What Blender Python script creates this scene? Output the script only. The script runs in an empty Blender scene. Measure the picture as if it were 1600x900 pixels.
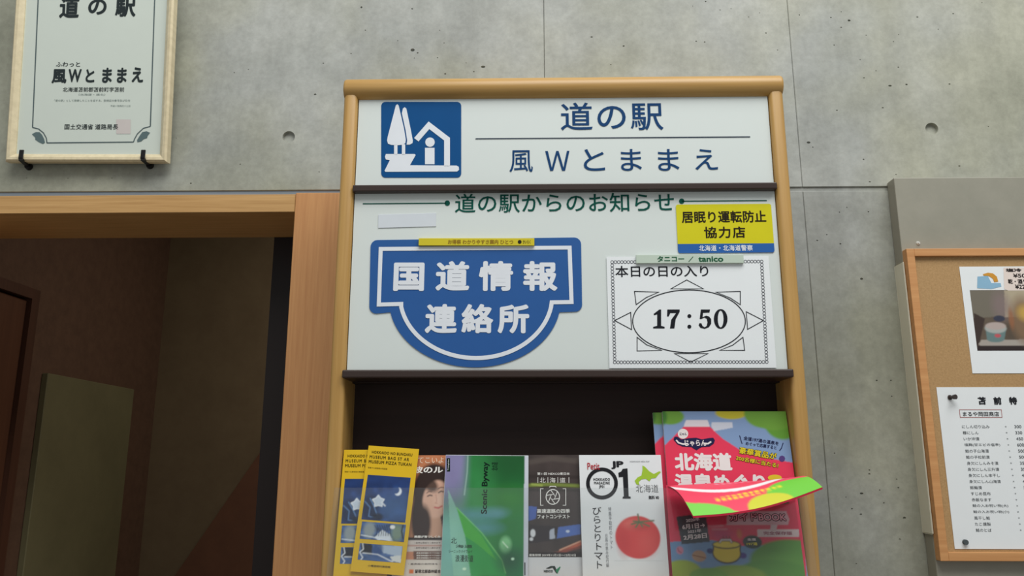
import bpy, bmesh, math, random
import numpy as np
from mathutils import Vector, Matrix
random.seed(7)
R = math.radians

# ------------------------------------------------------------------ camera, world, lights, exposure
D, H, F = 1.4, 1.45, 1244.0
PITCH, YAW, ROLL = R(12.484), R(1.141), R(0.019)
CAM = Vector((0, -D, H))
fwd = Vector((-math.sin(YAW)*math.cos(PITCH), math.cos(YAW)*math.cos(PITCH), math.sin(PITCH)))
rt0 = Vector((math.cos(YAW), math.sin(YAW), 0)); up0 = rt0.cross(fwd)
rt = rt0*math.cos(ROLL)+up0*math.sin(ROLL); up = up0*math.cos(ROLL)-rt0*math.sin(ROLL)
sc = bpy.context.scene
col = sc.collection
cd = bpy.data.cameras.new('camera'); cam = bpy.data.objects.new('camera', cd); col.objects.link(cam)
cd.sensor_width = 36.0; cd.lens = F/1600*36; cd.clip_start = 0.01
cam.matrix_world = Matrix(((rt.x, up.x, -fwd.x, CAM.x), (rt.y, up.y, -fwd.y, CAM.y), (rt.z, up.z, -fwd.z, CAM.z), (0, 0, 0, 1)))
sc.camera = cam
w = bpy.data.worlds.new('world'); sc.world = w; w.use_nodes = True
w.node_tree.nodes['Background'].inputs[0].default_value = (0.95, 0.985, 1.0, 1)
w.node_tree.nodes['Background'].inputs[1].default_value = 0.44
def area(name, loc, target, sx, sy, power, color):
    ld = bpy.data.lights.new(name, 'AREA'); ld.shape = 'RECTANGLE'; ld.size = sx; ld.size_y = sy; ld.energy = power; ld.color = color
    o = bpy.data.objects.new(name, ld); col.objects.link(o); o.location = loc
    o.rotation_euler = (Vector(target)-Vector(loc)).to_track_quat('-Z', 'Y').to_euler(); return o
area('skylight', (0.7, -1.7, 4.6), (0.1, 0.1, 1.6), 3.4, 1.8, 150, (1.0, 1.0, 0.97))
area('corridor_fill', (-0.2, 1.0, 2.55), (-0.4, 1.2, 0), .5, .5, 8, (1.0, .93, .8))  # unseen fill light, added to brighten the passage behind the doorway
sc.view_settings.view_transform = 'Standard'; sc.view_settings.look = 'None'
sc.view_settings.exposure = -0.15; sc.view_settings.gamma = 1.0; sc.view_settings.use_curve_mapping = False

# ------------------------------------------------------------------ helpers
def ray(px, py):
    return fwd + rt*((px-800)/F) + up*((450-py)/F)
def at(px, py, Y):
    d = ray(px, py); return CAM + d*((Y-CAM.y)/d.y)
def onx(px, py, X):
    d = ray(px, py); return CAM + d*((X-CAM.x)/d.x)
def lin(c):
    return tuple(((v/255)/12.92 if v/255 <= .04045 else (((v/255)+.055)/1.055)**2.4) for v in c)
MATS = {}
def base_mat(name):
    m = bpy.data.materials.new(name); m.use_nodes = True
    return m, m.node_tree.nodes, m.node_tree.links, m.node_tree.nodes['Principled BSDF']
def flat(rgb, rough=.55, metal=0.0, spec=.3, var=.04):
    """plain ink / paint / plastic with a faint procedural mottling"""
    key = (rgb, rough, metal, spec)
    if key in MATS: return MATS[key]
    m, N, L, b = base_mat('ink_%d_%d_%d' % rgb)
    c = lin(rgb)
    n = N.new('ShaderNodeTexNoise'); n.inputs['Scale'].default_value = 35; n.inputs['Detail'].default_value = 3
    tc = N.new('ShaderNodeTexCoord'); L.new(tc.outputs['Object'], n.inputs['Vector'])
    mx = N.new('ShaderNodeMix'); mx.data_type = 'RGBA'
    mx.inputs[6].default_value = tuple(v*(1-var) for v in c)+(1,); mx.inputs[7].default_value = tuple(min(1, v*(1+var)) for v in c)+(1,)
    L.new(n.outputs['Fac'], mx.inputs[0]); L.new(mx.outputs[2], b.inputs['Base Color'])
    b.inputs['Roughness'].default_value = rough; b.inputs['Metallic'].default_value = metal; b.inputs['Specular IOR Level'].default_value = spec
    MATS[key] = m; return m
def printed(rough=.4):
    if 'printed' in MATS: return MATS['printed']
    m, N, L, b = base_mat('printed_picture')
    a = N.new('ShaderNodeAttribute'); a.attribute_name = 'ink'
    L.new(a.outputs['Color'], b.inputs['Base Color']); b.inputs['Roughness'].default_value = rough
    b.inputs['Specular IOR Level'].default_value = .3
    MATS['printed'] = m; return m
def wood(name, c1, c2, axis, rough=.38, scale=1.0):
    m, N, L, b = base_mat(name)
    tc = N.new('ShaderNodeTexCoord'); mp = N.new('ShaderNodeMapping')
    s = [90*scale]*3; s[axis] = 3*scale; mp.inputs['Scale'].default_value = s
    geo = N.new('ShaderNodeNewGeometry'); L.new(geo.outputs['Position'], mp.inputs['Vector'])
    n = N.new('ShaderNodeTexNoise'); n.inputs['Scale'].default_value = 1.0; n.inputs['Detail'].default_value = 5; n.inputs['Roughness'].default_value = .6
    L.new(mp.outputs[0], n.inputs['Vector'])
    cr = N.new('ShaderNodeValToRGB'); cr.color_ramp.elements[0].position = .33; cr.color_ramp.elements[1].position = .68
    cr.color_ramp.elements[0].color = lin(c1)+(1,); cr.color_ramp.elements[1].color = lin(c2)+(1,)
    L.new(n.outputs['Fac'], cr.inputs[0])
    L.new(cr.outputs[0], b.inputs['Base Color']); b.inputs['Roughness'].default_value = rough
    bp = N.new('ShaderNodeBump'); bp.inputs['Strength'].default_value = .06; bp.inputs['Distance'].default_value = .001
    L.new(n.outputs['Fac'], bp.inputs['Height']); L.new(bp.outputs[0], b.inputs['Normal'])
    return m
def concrete(name='cast_concrete', tone=1.0):
    m, N, L, b = base_mat(name)
    geo = N.new('ShaderNodeNewGeometry')
    def noise(scale, detail, mapping=None, rough=.6):
        n = N.new('ShaderNodeTexNoise'); n.inputs['Scale'].default_value = scale; n.inputs['Detail'].default_value = detail; n.inputs['Roughness'].default_value = rough
        if mapping:
            mp = N.new('ShaderNodeMapping'); mp.inputs['Scale'].default_value = mapping; L.new(geo.outputs['Position'], mp.inputs['Vector']); L.new(mp.outputs[0], n.inputs['Vector'])
        else: L.new(geo.outputs['Position'], n.inputs['Vector'])
        return n
    def ramp(src, p0, c0, p1, c1):
        r = N.new('ShaderNodeValToRGB'); r.color_ramp.elements[0].position = p0; r.color_ramp.elements[0].color = c0; r.color_ramp.elements[1].position = p1; r.color_ramp.elements[1].color = c1
        L.new(src, r.inputs[0]); return r
    big = noise(2.6, 5); r1 = ramp(big.outputs['Fac'], .36, lin((138, 141, 134))+(1,), .64, lin((176, 177, 169))+(1,))
    tint = noise(1.7, 3, (1, 1, .8)); r2 = ramp(tint.outputs['Fac'], .42, lin((166, 165, 144))+(1,), .58, lin((165, 168, 170))+(1,))
    mx = N.new('ShaderNodeMix'); mx.data_type = 'RGBA'; mx.inputs[0].default_value = .5
    L.new(r1.outputs[0], mx.inputs[6]); L.new(r2.outputs[0], mx.inputs[7])
    streak = noise(1.0, 3, (16, 16, .9)); r3 = ramp(streak.outputs['Fac'], .3, (.9, .9, .9, 1), .7, (1.04, 1.04, 1.04, 1))
    m2 = N.new('ShaderNodeMix'); m2.data_type = 'RGBA'; m2.blend_type = 'MULTIPLY'; m2.inputs[0].default_value = .8
    L.new(mx.outputs[2], m2.inputs[6]); L.new(r3.outputs[0], m2.inputs[7])
    fine = noise(60, 8, None, .75); r4 = ramp(fine.outputs['Fac'], .3, (.86, .86, .86, 1), .7, (1.06, 1.06, 1.06, 1))
    m3 = N.new('ShaderNodeMix'); m3.data_type = 'RGBA'; m3.blend_type = 'MULTIPLY'; m3.inputs[0].default_value = .85
    L.new(m2.outputs[2], m3.inputs[6]); L.new(r4.outputs[0], m3.inputs[7])
    med = noise(15, 6, None, .65); r5 = ramp(med.outputs['Fac'], .35, (.88, .88, .87, 1), .66, (1.08, 1.08, 1.08, 1))
    m5 = N.new('ShaderNodeMix'); m5.data_type = 'RGBA'; m5.blend_type = 'MULTIPLY'; m5.inputs[0].default_value = 1
    L.new(m3.outputs[2], m5.inputs[6]); L.new(r5.outputs[0], m5.inputs[7]); m3 = m5
    m4 = N.new('ShaderNodeMix'); m4.data_type = 'RGBA'; m4.blend_type = 'MULTIPLY'; m4.inputs[0].default_value = 1; m4.inputs[7].default_value = (tone, tone, tone*.97, 1)
    L.new(m3.outputs[2], m4.inputs[6])
    L.new(m4.outputs[2], b.inputs['Base Color']); b.inputs['Roughness'].default_value = .62
    bp = N.new('ShaderNodeBump'); bp.inputs['Strength'].default_value = .12; bp.inputs['Distance'].default_value = .002
    L.new(fine.outputs['Fac'], bp.inputs['Height']); L.new(bp.outputs[0], b.inputs['Normal'])
    return m
def speckle(name, c1, c2, scale, rough=.8, bump=.3):
    m, N, L, b = base_mat(name)
    tc = N.new('ShaderNodeTexCoord'); n = N.new('ShaderNodeTexNoise'); n.inputs['Scale'].default_value = scale; n.inputs['Detail'].default_value = 6; n.inputs['Roughness'].default_value = .7
    L.new(tc.outputs['Object'], n.inputs['Vector'])
    cr = N.new('ShaderNodeValToRGB'); cr.color_ramp.elements[0].position = .35; cr.color_ramp.elements[1].position = .65
    cr.color_ramp.elements[0].color = lin(c1)+(1,); cr.color_ramp.elements[1].color = lin(c2)+(1,)
    L.new(n.outputs['Fac'], cr.inputs[0]); L.new(cr.outputs[0], b.inputs['Base Color']); b.inputs['Roughness'].default_value = rough
    bp = N.new('ShaderNodeBump'); bp.inputs['Strength'].default_value = bump; bp.inputs['Distance'].default_value = .001
    L.new(n.outputs['Fac'], bp.inputs['Height']); L.new(bp.outputs[0], b.inputs['Normal'])
    return m
def acrylic():
    m, N, L, b = base_mat('clear_acrylic')
    out = N['Material Output']; N.remove(b)
    t = N.new('ShaderNodeBsdfTransparent'); t.inputs[0].default_value = (.96, .97, .97, 1)
    g = N.new('ShaderNodeBsdfGlossy'); g.inputs['Roughness'].default_value = .08
    d = N.new('ShaderNodeBsdfDiffuse'); d.inputs[0].default_value = (.6, .62, .64, 1)
    a = N.new('ShaderNodeMixShader'); a.inputs[0].default_value = .02; L.new(t.outputs[0], a.inputs[1]); L.new(d.outputs[0], a.inputs[2])
    c = N.new('ShaderNodeMixShader'); c.inputs[0].default_value = .03; L.new(a.outputs[0], c.inputs[1]); L.new(g.outputs[0], c.inputs[2])
    L.new(c.outputs[0], out.inputs[0]); return m

M_wood_z = wood('beech_wood_upright', (170, 130, 68), (190, 150, 88), 2)
M_wood_x = wood('beech_wood_beam', (170, 130, 68), (190, 150, 88), 0)
M_jamb = wood('oak_veneer_jamb', (188, 132, 82), (204, 150, 96), 2, .45, 1.6)
M_head = wood('oak_veneer_header', (180, 138, 84), (202, 160, 104), 0, .45, 1.6)
M_cframe = wood('board_frame_wood', (190, 134, 82), (206, 152, 98), 0, .5, 1.4)
M_conc = concrete(); M_conc2 = concrete('cast_concrete_darker', .84)  # the second is the same concrete in a darker tone, for the lower wall
M_cork = speckle('cork_surface', (164, 130, 86), (182, 146, 100), 260)
M_dark = wood('dark_brown_laminate', (38, 24, 20), (46, 30, 25), 0, .8)
M_rail = flat((58, 46, 42), .35)
M_panel = flat((213, 220, 217), .3, 0, .4, .01)
M_paper = flat((230, 234, 236), .6, 0, .3, .02)
M_metal = speckle('grey_painted_steel', (140, 138, 125), (148, 145, 132), 12, .45, .02)

def link(o, parent=None):
    col.objects.link(o)
    if parent is not None: o.parent = parent
    return o
def mesh_obj(name, verts, faces, mat, parent=None, smooth=False):
    me = bpy.data.meshes.new(name); me.from_pydata([tuple(v) for v in verts], [], faces); me.update()
    if mat: me.materials.append(mat)
    if smooth:
        for p in me.polygons: p.use_smooth = True
    return link(bpy.data.objects.new(name, me), parent)
def tag(o, label=None, cat=None, group=None, kind=None):
    for k, v in (('label', label), ('category', cat), ('group', group), ('kind', kind)):
        if v: o[k] = v
    return o
def box_bm(bm, x0, x1, y0, y1, z0, z1, bevel=0, seg=2):
    b2 = bmesh.new(); bmesh.ops.create_cube(b2, size=1)
    for v in b2.verts: v.co = Vector(((x0+x1)/2+v.co.x*(x1-x0), (y0+y1)/2+v.co.y*(y1-y0), (z0+z1)/2+v.co.z*(z1-z0)))
    if bevel: bmesh.ops.bevel(b2, geom=b2.edges[:], offset=bevel, segments=seg, affect='EDGES', profile=.5)
    me = bpy.data.meshes.new('t'); b2.to_mesh(me); b2.free(); bm.from_mesh(me); bpy.data.meshes.remove(me)
def box(name, x0, x1, y0, y1, z0, z1, mat, parent=None, bevel=0, seg=2, smooth=False):
    bm = bmesh.new(); box_bm(bm, x0, x1, y0, y1, z0, z1, bevel, seg)
    me = bpy.data.meshes.new(name); bm.to_mesh(me); bm.free(); me.materials.append(mat)
    if smooth:
        for p in me.polygons: p.use_smooth = True
    return link(bpy.data.objects.new(name, me), parent)
def empty(name, loc, matrix=None):
    o = bpy.data.objects.new(name, None); o.empty_display_size = .05; col.objects.link(o)
    if matrix is not None: o.matrix_world = matrix
    else: o.location = loc
    return o

class Frame:
    """a flat sheet standing somewhere in the room; local x right, y up, z out of its face; origin at the middle of its lower edge"""
    def __init__(s, quad, Y, lean=0.0, ref=None, off=0.0):
        s.n = Vector((0, -math.cos(lean), math.sin(lean)))
        if ref is None: ref = (sum(p[0] for p in quad)/4, sum(p[1] for p in quad)/4)
        s.p0 = at(ref[0], ref[1], Y) + s.n*off
        TL, TR, BR, BL = [s.hit(*q) for q in quad]
        s.ex = ((TR-TL)+(BR-BL)).normalized(); s.ey = s.n.cross(s.ex).normalized()
        s.w = ((TR-TL).length+(BR-BL).length)/2; s.h = (((TL-BL).dot(s.ey))+((TR-BR).dot(s.ey)))/2
        c = (TL+TR+BR+BL)/4; s.o = c - s.ey*(s.h/2)
    def hit(s, px, py):
        d = ray(px, py); return CAM + d*((s.p0-CAM).dot(s.n)/d.dot(s.n))
    def loc(s, px, py):
        v = s.hit(px, py)-s.o; return (v.dot(s.ex), v.dot(s.ey))
    def mat(s):
        m = Matrix.Identity(4)
        for i in range(3):
            m[i][0] = s.ex[i]; m[i][1] = s.ey[i]; m[i][2] = s.n[i]; m[i][3] = s.o[i]
        return m
    def m_per_px(s, px, py):
        a = s.loc(px-5, py); b = s.loc(px+5, py); return (b[0]-a[0])/10
    def sheet(s, name, mat, thick=.0004, x0=None, x1=None, y0=0, y1=None, bevel=0, parent=None):
        x0 = -s.w/2 if x0 is None else x0; x1 = s.w/2 if x1 is None else x1; y1 = s.h if y1 is None else y1
        o = box(name, x0, x1, y0, y1, -thick, 0, mat, parent, bevel)
        if parent is None: o.matrix_world = s.mat()
        return o
def Z(scale, ox, oy):
    return lambda *pts: [(x/scale+ox, y/scale+oy) for x, y in pts]

class Shape:
    """collects flat printed shapes in a sheet's own coordinates and links them as ONE mesh"""
    def __init__(s, fr, z=.0003): s.f = fr; s.z = z; s.v = []; s.p = []; s.marks = []
    def raw(s, pts):
        n = len(s.v); s.v += [(x, y, s.z) for x, y in pts]; s.p.append(list(range(n, n+len(pts))))
    def poly(s, pts): s.raw([s.f.loc(*p) for p in pts][::-1]); return s
    def tess(s, pts):
        """concave outlines, filled by triangulation"""
        from mathutils.geometry import tessellate_polygon
        L = [s.f.loc(*p) for p in pts]; n = len(s.v); s.v += [(x, y, s.z) for x, y in L]
        for t in tessellate_polygon([[Vector((x, y, 0)) for x, y in L]]):
            a, b, c = [Vector(L[i]) for i in t]
            if (b-a).cross(c-a) < 0: t = t[::-1]
            s.p.append([n+i for i in t])
        return s
    def rect(s, x0, y0, x1, y1): return s.poly([(x0, y0), (x1, y0), (x1, y1), (x0, y1)])
    def ell(s, cx, cy, rx, ry, n=32, rot=0):
        return s.poly([(cx+rx*math.cos(t)*math.cos(rot)-ry*math.sin(t)*math.sin(rot), cy+rx*math.cos(t)*math.sin(rot)+ry*math.sin(t)*math.cos(rot)) for t in [2*math.pi*i/n for i in range(n)]])
    def line(s, pts, wd, closed=False):
        L = [Vector(s.f.loc(*p)) for p in pts]; k = s.f.m_per_px(*pts[0])*wd/2; n = len(L)
        A, B = [], []
        for i in range(n):
            if closed: a, b = L[i-1], L[(i+1) % n]
            else: a, b = L[max(0, i-1)], L[min(n-1, i+1)]
            d1 = (L[i]-a); d2 = (b-L[i])
            d1 = d1.normalized() if d1.length > 1e-9 else d2.normalized(); d2 = d2.normalized() if d2.length > 1e-9 else d1
            t = (d1+d2); t = t.normalized() if t.length > 1e-6 else d1
            m = k/max(.35, t.dot(d1)); nn = Vector((-t.y, t.x))*m
            A.append(L[i]+nn); B.append(L[i]-nn)
        for i in range(n if closed else n-1):
            j = (i+1) % n; s.raw([A[i], B[i], B[j], A[j]])
        return s
    def ring(s, cx, cy, rx, ry, wd, n=40):
        return s.line([(cx+rx*math.cos(2*math.pi*i/n), cy+ry*math.sin(2*math.pi*i/n)) for i in range(n)], wd, True)
    def text(s, string, x0, y0, x1, y1, bold=0.0, sp=1.0, rot=0, quad=None, align='LEFT', lsp=1.0):
        s.cut(); heavy = bold > .009
        cu = bpy.data.curves.new('tmp', 'FONT'); cu.body = string; cu.size = 1; cu.space_character = sp; cu.offset = 0 if heavy else bold; cu.resolution_u = 3 if len(string) > 8 else 5
        cu.align_x = align; cu.space_line = lsp
        o = bpy.data.objects.new('tmp', cu); col.objects.link(o)
        me = o.to_mesh(); V = np.array([v.co[:2] for v in me.vertices]) if len(me.vertices) else np.zeros((0, 2))
        P = [list(p.vertices) for p in me.polygons]; o.to_mesh_clear(); bpy.data.objects.remove(o); bpy.data.curves.remove(cu)
        if not len(V): return s
        zs = np.zeros(len(V))
        if heavy:       # heavier strokes: the same outline laid over itself, shifted around a small circle
            K = 8; V0 = V; V = np.concatenate([V0]+[V0+bold*np.array([math.cos(2*math.pi*q/K), math.sin(2*math.pi*q/K)]) for q in range(K)])
            zs = np.repeat(np.arange(K+1)*6e-6, len(V0)); P = [[i+q*len(V0) for i in p] for q in range(K+1) for p in P]
        if rot == 90: V = np.stack([-V[:, 1], V[:, 0]], 1)
        mn, mx = V.min(0), V.max(0); U = (V-mn)/np.maximum(mx-mn, 1e-6)
        if quad is None:
            xm, ym = (x0+x1)/2, (y0+y1)/2
            lx0, lx1 = s.f.loc(x0, ym)[0], s.f.loc(x1, ym)[0]; ly0, ly1 = s.f.loc(xm, y1)[1], s.f.loc(xm, y0)[1]
            c = [(lx0, ly1), (lx1, ly1), (lx1, ly0), (lx0, ly0)]
        else: c = [s.f.loc(*q) for q in quad]
        c = np.array(c)
        u = U[:, :1]; t = 1-U[:, 1:]
        W = c[0]*(1-u)*(1-t)+c[1]*u*(1-t)+c[2]*u*t+c[3]*(1-u)*t
        n = len(s.v); s.v += [(a, b, s.z+dz_) for (a, b), dz_ in zip(W, zs)]; s.p += [[n+i for i in p] for p in P]
        s.cut(); return s
    def cut(s):
        if not s.marks or s.marks[-1] != (len(s.v), len(s.p)): s.marks.append((len(s.v), len(s.p)))
        return s
    def build(s, name, rgb, parent, label=None, rough=.5, kind=None):
        ms = [(0, 0)]+[m for m in s.marks if m != (0, 0)]+[(len(s.v), len(s.p))]
        if kind: ms = [(0, 0), (len(s.v), len(s.p))]
        for (v0, p0), (v1, p1) in zip(ms, ms[1:]):
            if v1 == v0: continue
            o = mesh_obj(name, s.v[v0:v1], [[i-v0 for i in p] for p in s.p[p0:p1]], flat(rgb, rough, 0.0, .1) if isinstance(rgb, tuple) else rgb, parent)
            if label: o['label'] = label
            if kind: o['kind'] = kind
        return o

class Print:
    """a printed colour picture: a fine grid of inked facets on the sheet"""
    def __init__(s, fr, x0, x1, y0, y1, step=.0011, z=.0002, base=(255, 255, 255)):
        s.f = fr; s.z = z; s.nx = max(2, int((x1-x0)/step)); s.ny = max(2, int((y1-y0)/step))
        s.X, s.Y = np.meshgrid(np.linspace(x0, x1, s.nx), np.linspace(y0, y1, s.ny))
        s.C = np.ones(s.X.shape+(3,))*np.array(lin(base))
        s.rng = np.random.RandomState(3)
    def set(s, mask, rgb, a=1.0):
        m = (mask*a)[..., None]; s.C = s.C*(1-m)+np.array(lin(rgb))*m; return s
    def poly(s, pts, rgb, a=1.0):
        L = [s.f.loc(*p) for p in pts]; ins = np.zeros(s.X.shape, bool); n = len(L)
        for i in range(n):
            (x1, y1), (x2, y2) = L[i], L[(i+1) % n]
            if y1 == y2: continue
            c = ((y1 > s.Y) != (y2 > s.Y)) & (s.X < (x2-x1)*(s.Y-y1)/(y2-y1)+x1); ins ^= c
        return s.set(ins.astype(float), rgb, a)
    def ell(s, cx, cy, rx, ry, rgb, a=1.0, soft=.08, rot=0):
        x, y = s.f.loc(cx, cy); k = s.f.m_per_px(cx, cy)
        dx, dy = (s.X-x)/k, (s.Y-y)/k; c, n = math.cos(rot), math.sin(rot)
        d = np.sqrt(((dx*c-dy*n)/rx)**2+((dx*n+dy*c)/ry)**2)
        return s.set(np.clip((1+soft-d)/(2*soft), 0, 1), rgb, a)
    def stroke(s, pts, wd, rgb, a=1.0):
        k = s.f.m_per_px(*pts[0])*wd/2; m = np.zeros(s.X.shape)
        L = [s.f.loc(*p) for p in pts]
        for (x1, y1), (x2, y2) in zip(L, L[1:]):
            l2 = (x2-x1)**2+(y2-y1)**2+1e-12; t = np.clip(((s.X-x1)*(x2-x1)+(s.Y-y1)*(y2-y1))/l2, 0, 1)
            d = np.hypot(s.X-x1-t*(x2-x1), s.Y-y1-t*(y2-y1)); m = np.maximum(m, np.clip(1.5-d/k, 0, 1))
        return s.set(m, rgb, a)
    def noise(s, amp, cells=12):
        g = s.rng.rand(cells+2, cells+2); u = (np.linspace(0, cells, s.nx)); v = np.linspace(0, cells, s.ny)
        i, j = u.astype(int), v.astype(int); fu, fv = u-i, v-j; fu = fu*fu*(3-2*fu); fv = fv*fv*(3-2*fv)
        a = g[np.ix_(j, i)]*(1-fu)+g[np.ix_(j, i+1)]*fu; b = g[np.ix_(j+1, i)]*(1-fu)+g[np.ix_(j+1, i+1)]*fu
        n = a*(1-fv[:, None])+b*fv[:, None]; s.C = np.clip(s.C*(1+amp*(n[..., None]-.5)*2), 0, 1); return n
    def build(s, name, parent, warp=None):
        c = np.pad(s.C, ((1, 1), (1, 1), (0, 0)), mode='edge')
        c = (c[:-2]+2*c[1:-1]+c[2:])/4; s.C = (c[:, :-2]+2*c[:, 1:-1]+c[:, 2:])/4
        V = np.stack([s.X.ravel(), s.Y.ravel(), np.full(s.X.size, s.z)], 1)
        if warp: V = warp(s.X, s.Y)
        i = np.arange((s.ny-1)*s.nx).reshape(s.ny-1, s.nx)[:, :-1].ravel()
        Fc = np.stack([i, i+1, i+1+s.nx, i+s.nx], 1)
        me = bpy.data.meshes.new(name); me.vertices.add(len(V)); me.vertices.foreach_set('co', V.ravel())
        me.loops.add(Fc.size); me.loops.foreach_set('vertex_index', Fc.ravel().astype(np.int32))
        me.polygons.add(len(Fc)); me.polygons.foreach_set('loop_start', np.arange(0, Fc.size, 4, dtype=np.int32))
        me.update(calc_edges=True)
        ca = me.color_attributes.new('ink', 'FLOAT_COLOR', 'POINT'); c = np.ones((len(V), 4)); c[:, :3] = s.C.reshape(-1, 3)
        ca.data.foreach_set('color', c.ravel()); me.materials.append(printed())
        return link(bpy.data.objects.new(name, me), parent)

# ------------------------------------------------------------------ setting: concrete wall
YW = .30
zj = at(800, 295, YW).z                   # the horizontal pour joint
seam1, seam2 = at(850, 60, YW).x, at(1238, 100, YW).x
floor = tag(box('floor', -3.2, 3.2, -4, 3.4, -.1, 0, speckle('floor_tile', (120, 116, 108), (136, 132, 124), 8, .5, .05)), kind='structure')
jx0, jx1 = at(446, 615, YW).x, at(446, 615, YW).x+.125     # jamb inner edge / outer edge
dx0 = -1.32                                                  # left end of the doorway
wall = tag(box('wall_back', -3.2, 3.2, YW+.012, YW+.19, zj-.004, 4.3, M_conc), kind='structure')
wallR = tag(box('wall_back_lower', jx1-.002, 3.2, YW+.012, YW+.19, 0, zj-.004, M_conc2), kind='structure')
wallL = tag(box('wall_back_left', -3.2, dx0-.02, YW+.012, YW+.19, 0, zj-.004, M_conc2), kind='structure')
PITS = []
def pits(scale, ox, oy, pts, r=1.5):
    for p in pts: PITS.append((p[0]/scale+ox, p[1]/scale+oy, p[2] if len(p) > 2 else r*random.uniform(.65, 1.1)))
pits(2.904, 260, 0, [(885, 33, 2.4), (1115, 40, 2), (903, 137), (1240, 137), (1117, 227, 3.6), (1140, 240), (1125, 264), (1230, 262), (838, 243), (372, 315), (308, 330), (675, 428, 2.2), (45, 627), (335, 745), (693, 780), (112, 832), (1437, 303, 3.6), (1395, 325), (1265, 335), (1360, 285), (1260, 195), (1050, 185), (712, 287)])
pits(3.2, 740, 0, [(590, 185, 2), (750, 230, 2), (686, 323), (1113, 206), (1155, 210), (1095, 30), (1160, 8), (1232, 50), (1287, 44), (1430, 64), (1375, 85), (1462, 165), (1520, 250)])
pits(3, 1200, 0, [(380, 96, 2.8), (147, 70), (295, 82), (343, 55), (343, 128), (460, 165), (588, 195), (612, 162), (310, 211), (432, 280), (506, 332), (450, 365), (611, 315), (572, 402, 2.4), (649, 396, 2.2), (851, 394, 2), (798, 137), (700, 80), (868, 64), (1003, 12), (323, 517), (135, 528, 2.6), (190, 668, 2.8), (210, 690), (448, 747), (538, 505), (600, 818), (477, 852), (180, 848), (1033, 593), (897, 778)])
pits(2.8125, 1220, 280, [(103, 62), (258, 145), (290, 124), (385, 143), (202, 244), (160, 269), (262, 284), (355, 438, 2.4), (421, 884), (484, 884)])
pits(2.648, 1250, 560, [(318, 91), (376, 91), (380, 157), (287, 462), (287, 478), (400, 500), (407, 535), (255, 559, 2.6), (190, 574), (330, 545), (347, 598), (252, 645), (215, 622), (432, 660, 2.2), (233, 849), (143, 392), (413, 748)])
pits(2.857, 0, 270, [(120, 23), (303, 24), (500, 24), (580, 67), (852, 47, 1.8)])
def panel(x0, x1, z0, z1, parent, mt=None):
    o = box('concrete_panel', x0+.0003, x1-.0003, YW, YW+.012, z0, z1, mt or M_conc, parent, .0012, 1)
    cut = bmesh.new()
    for px, py, r in PITS:
        c = at(px, py, YW)
        if x0+.01 < c.x < x1-.01 and z0+.01 < c.z < z1-.01:
            rr = r*.00118
            bmesh.ops.create_icosphere(cut, subdivisions=2, radius=1, matrix=Matrix.Translation(c+Vector((0, rr*.25, 0))) @ Matrix.Diagonal((rr*random.uniform(.9, 1.5), rr*1.3, rr*random.uniform(.7, 1.0), 1)) )
    for px, py in ((451, 214), (1456, 201)):
        c = at(px, py, YW)
        if x0 < c.x < x1 and z0 < c.z < z1:
            bmesh.ops.create_cone(cut, cap_ends=True, segments=40, radius1=.0155, radius2=.0135, depth=.02, matrix=Matrix.Translation(c+Vector((0, -.0012, 0))) @ Matrix.Rotation(R(-90), 4, 'X'))
    if len(cut.verts):
        me = bpy.data.meshes.new('cut'); cut.to_mesh(me); co = bpy.data.objects.new('cut', me); col.objects.link(co)
        md = o.modifiers.new('pits', 'BOOLEAN'); md.object = co; md.operation = 'DIFFERENCE'; md.solver = 'EXACT'; md.use_self = True
        bpy.context.view_layer.update()
        dg = bpy.context.evaluated_depsgraph_get(); nm = bpy.data.meshes.new_from_object(o.evaluated_get(dg))
        o.modifiers.clear(); o.data = nm; bpy.data.objects.remove(co)
    cut.free(); return o
panel(-3.2, seam1, zj, 4.3, wall); panel(seam1, seam2, zj, 4.3, wall); panel(seam2, 3.2, zj, 4.3, wall)
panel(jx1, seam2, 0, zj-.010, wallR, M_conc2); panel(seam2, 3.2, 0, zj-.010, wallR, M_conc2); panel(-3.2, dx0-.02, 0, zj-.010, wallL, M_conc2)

tag(box('trim_7', jx1, 3.2, YW+.0035, YW+.011, zj-.012, zj+.002, concrete('joint_mortar', .8)), kind='structure')
# doorway: header, jamb, reveal, bluish caulk strip
zh = at(230, 335, YW).z; zt = at(460, 306, YW).z
caulk = tag(box('trim_1', -1.45, jx1, YW+.003, YW+.02, zt-.001, zj+.001, flat((124, 134, 144), .6)), kind='structure')
tag(box('trim_2', dx0-.1, jx0-.001, YW-.012, YW+.19, zh, zt, M_head, None, .001, 1), kind='structure')      # header
tag(box('trim_3', jx0, jx1, YW-.015, YW+.19, 0, zt+.002, M_jamb, None, .0015, 1), kind='structure')            # jamb
tag(box('trim_4', at(414, 615, YW+.2).x, jx0+.05, YW+.192, YW+.232, 0, zh+.1, flat((26, 17, 15), .5)), kind='structure')       # dark door stop
tag(box('trim_5', dx0-.1, dx0, YW-.015, YW+.19, 0, zh-.001, M_jamb), kind='structure')
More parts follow.
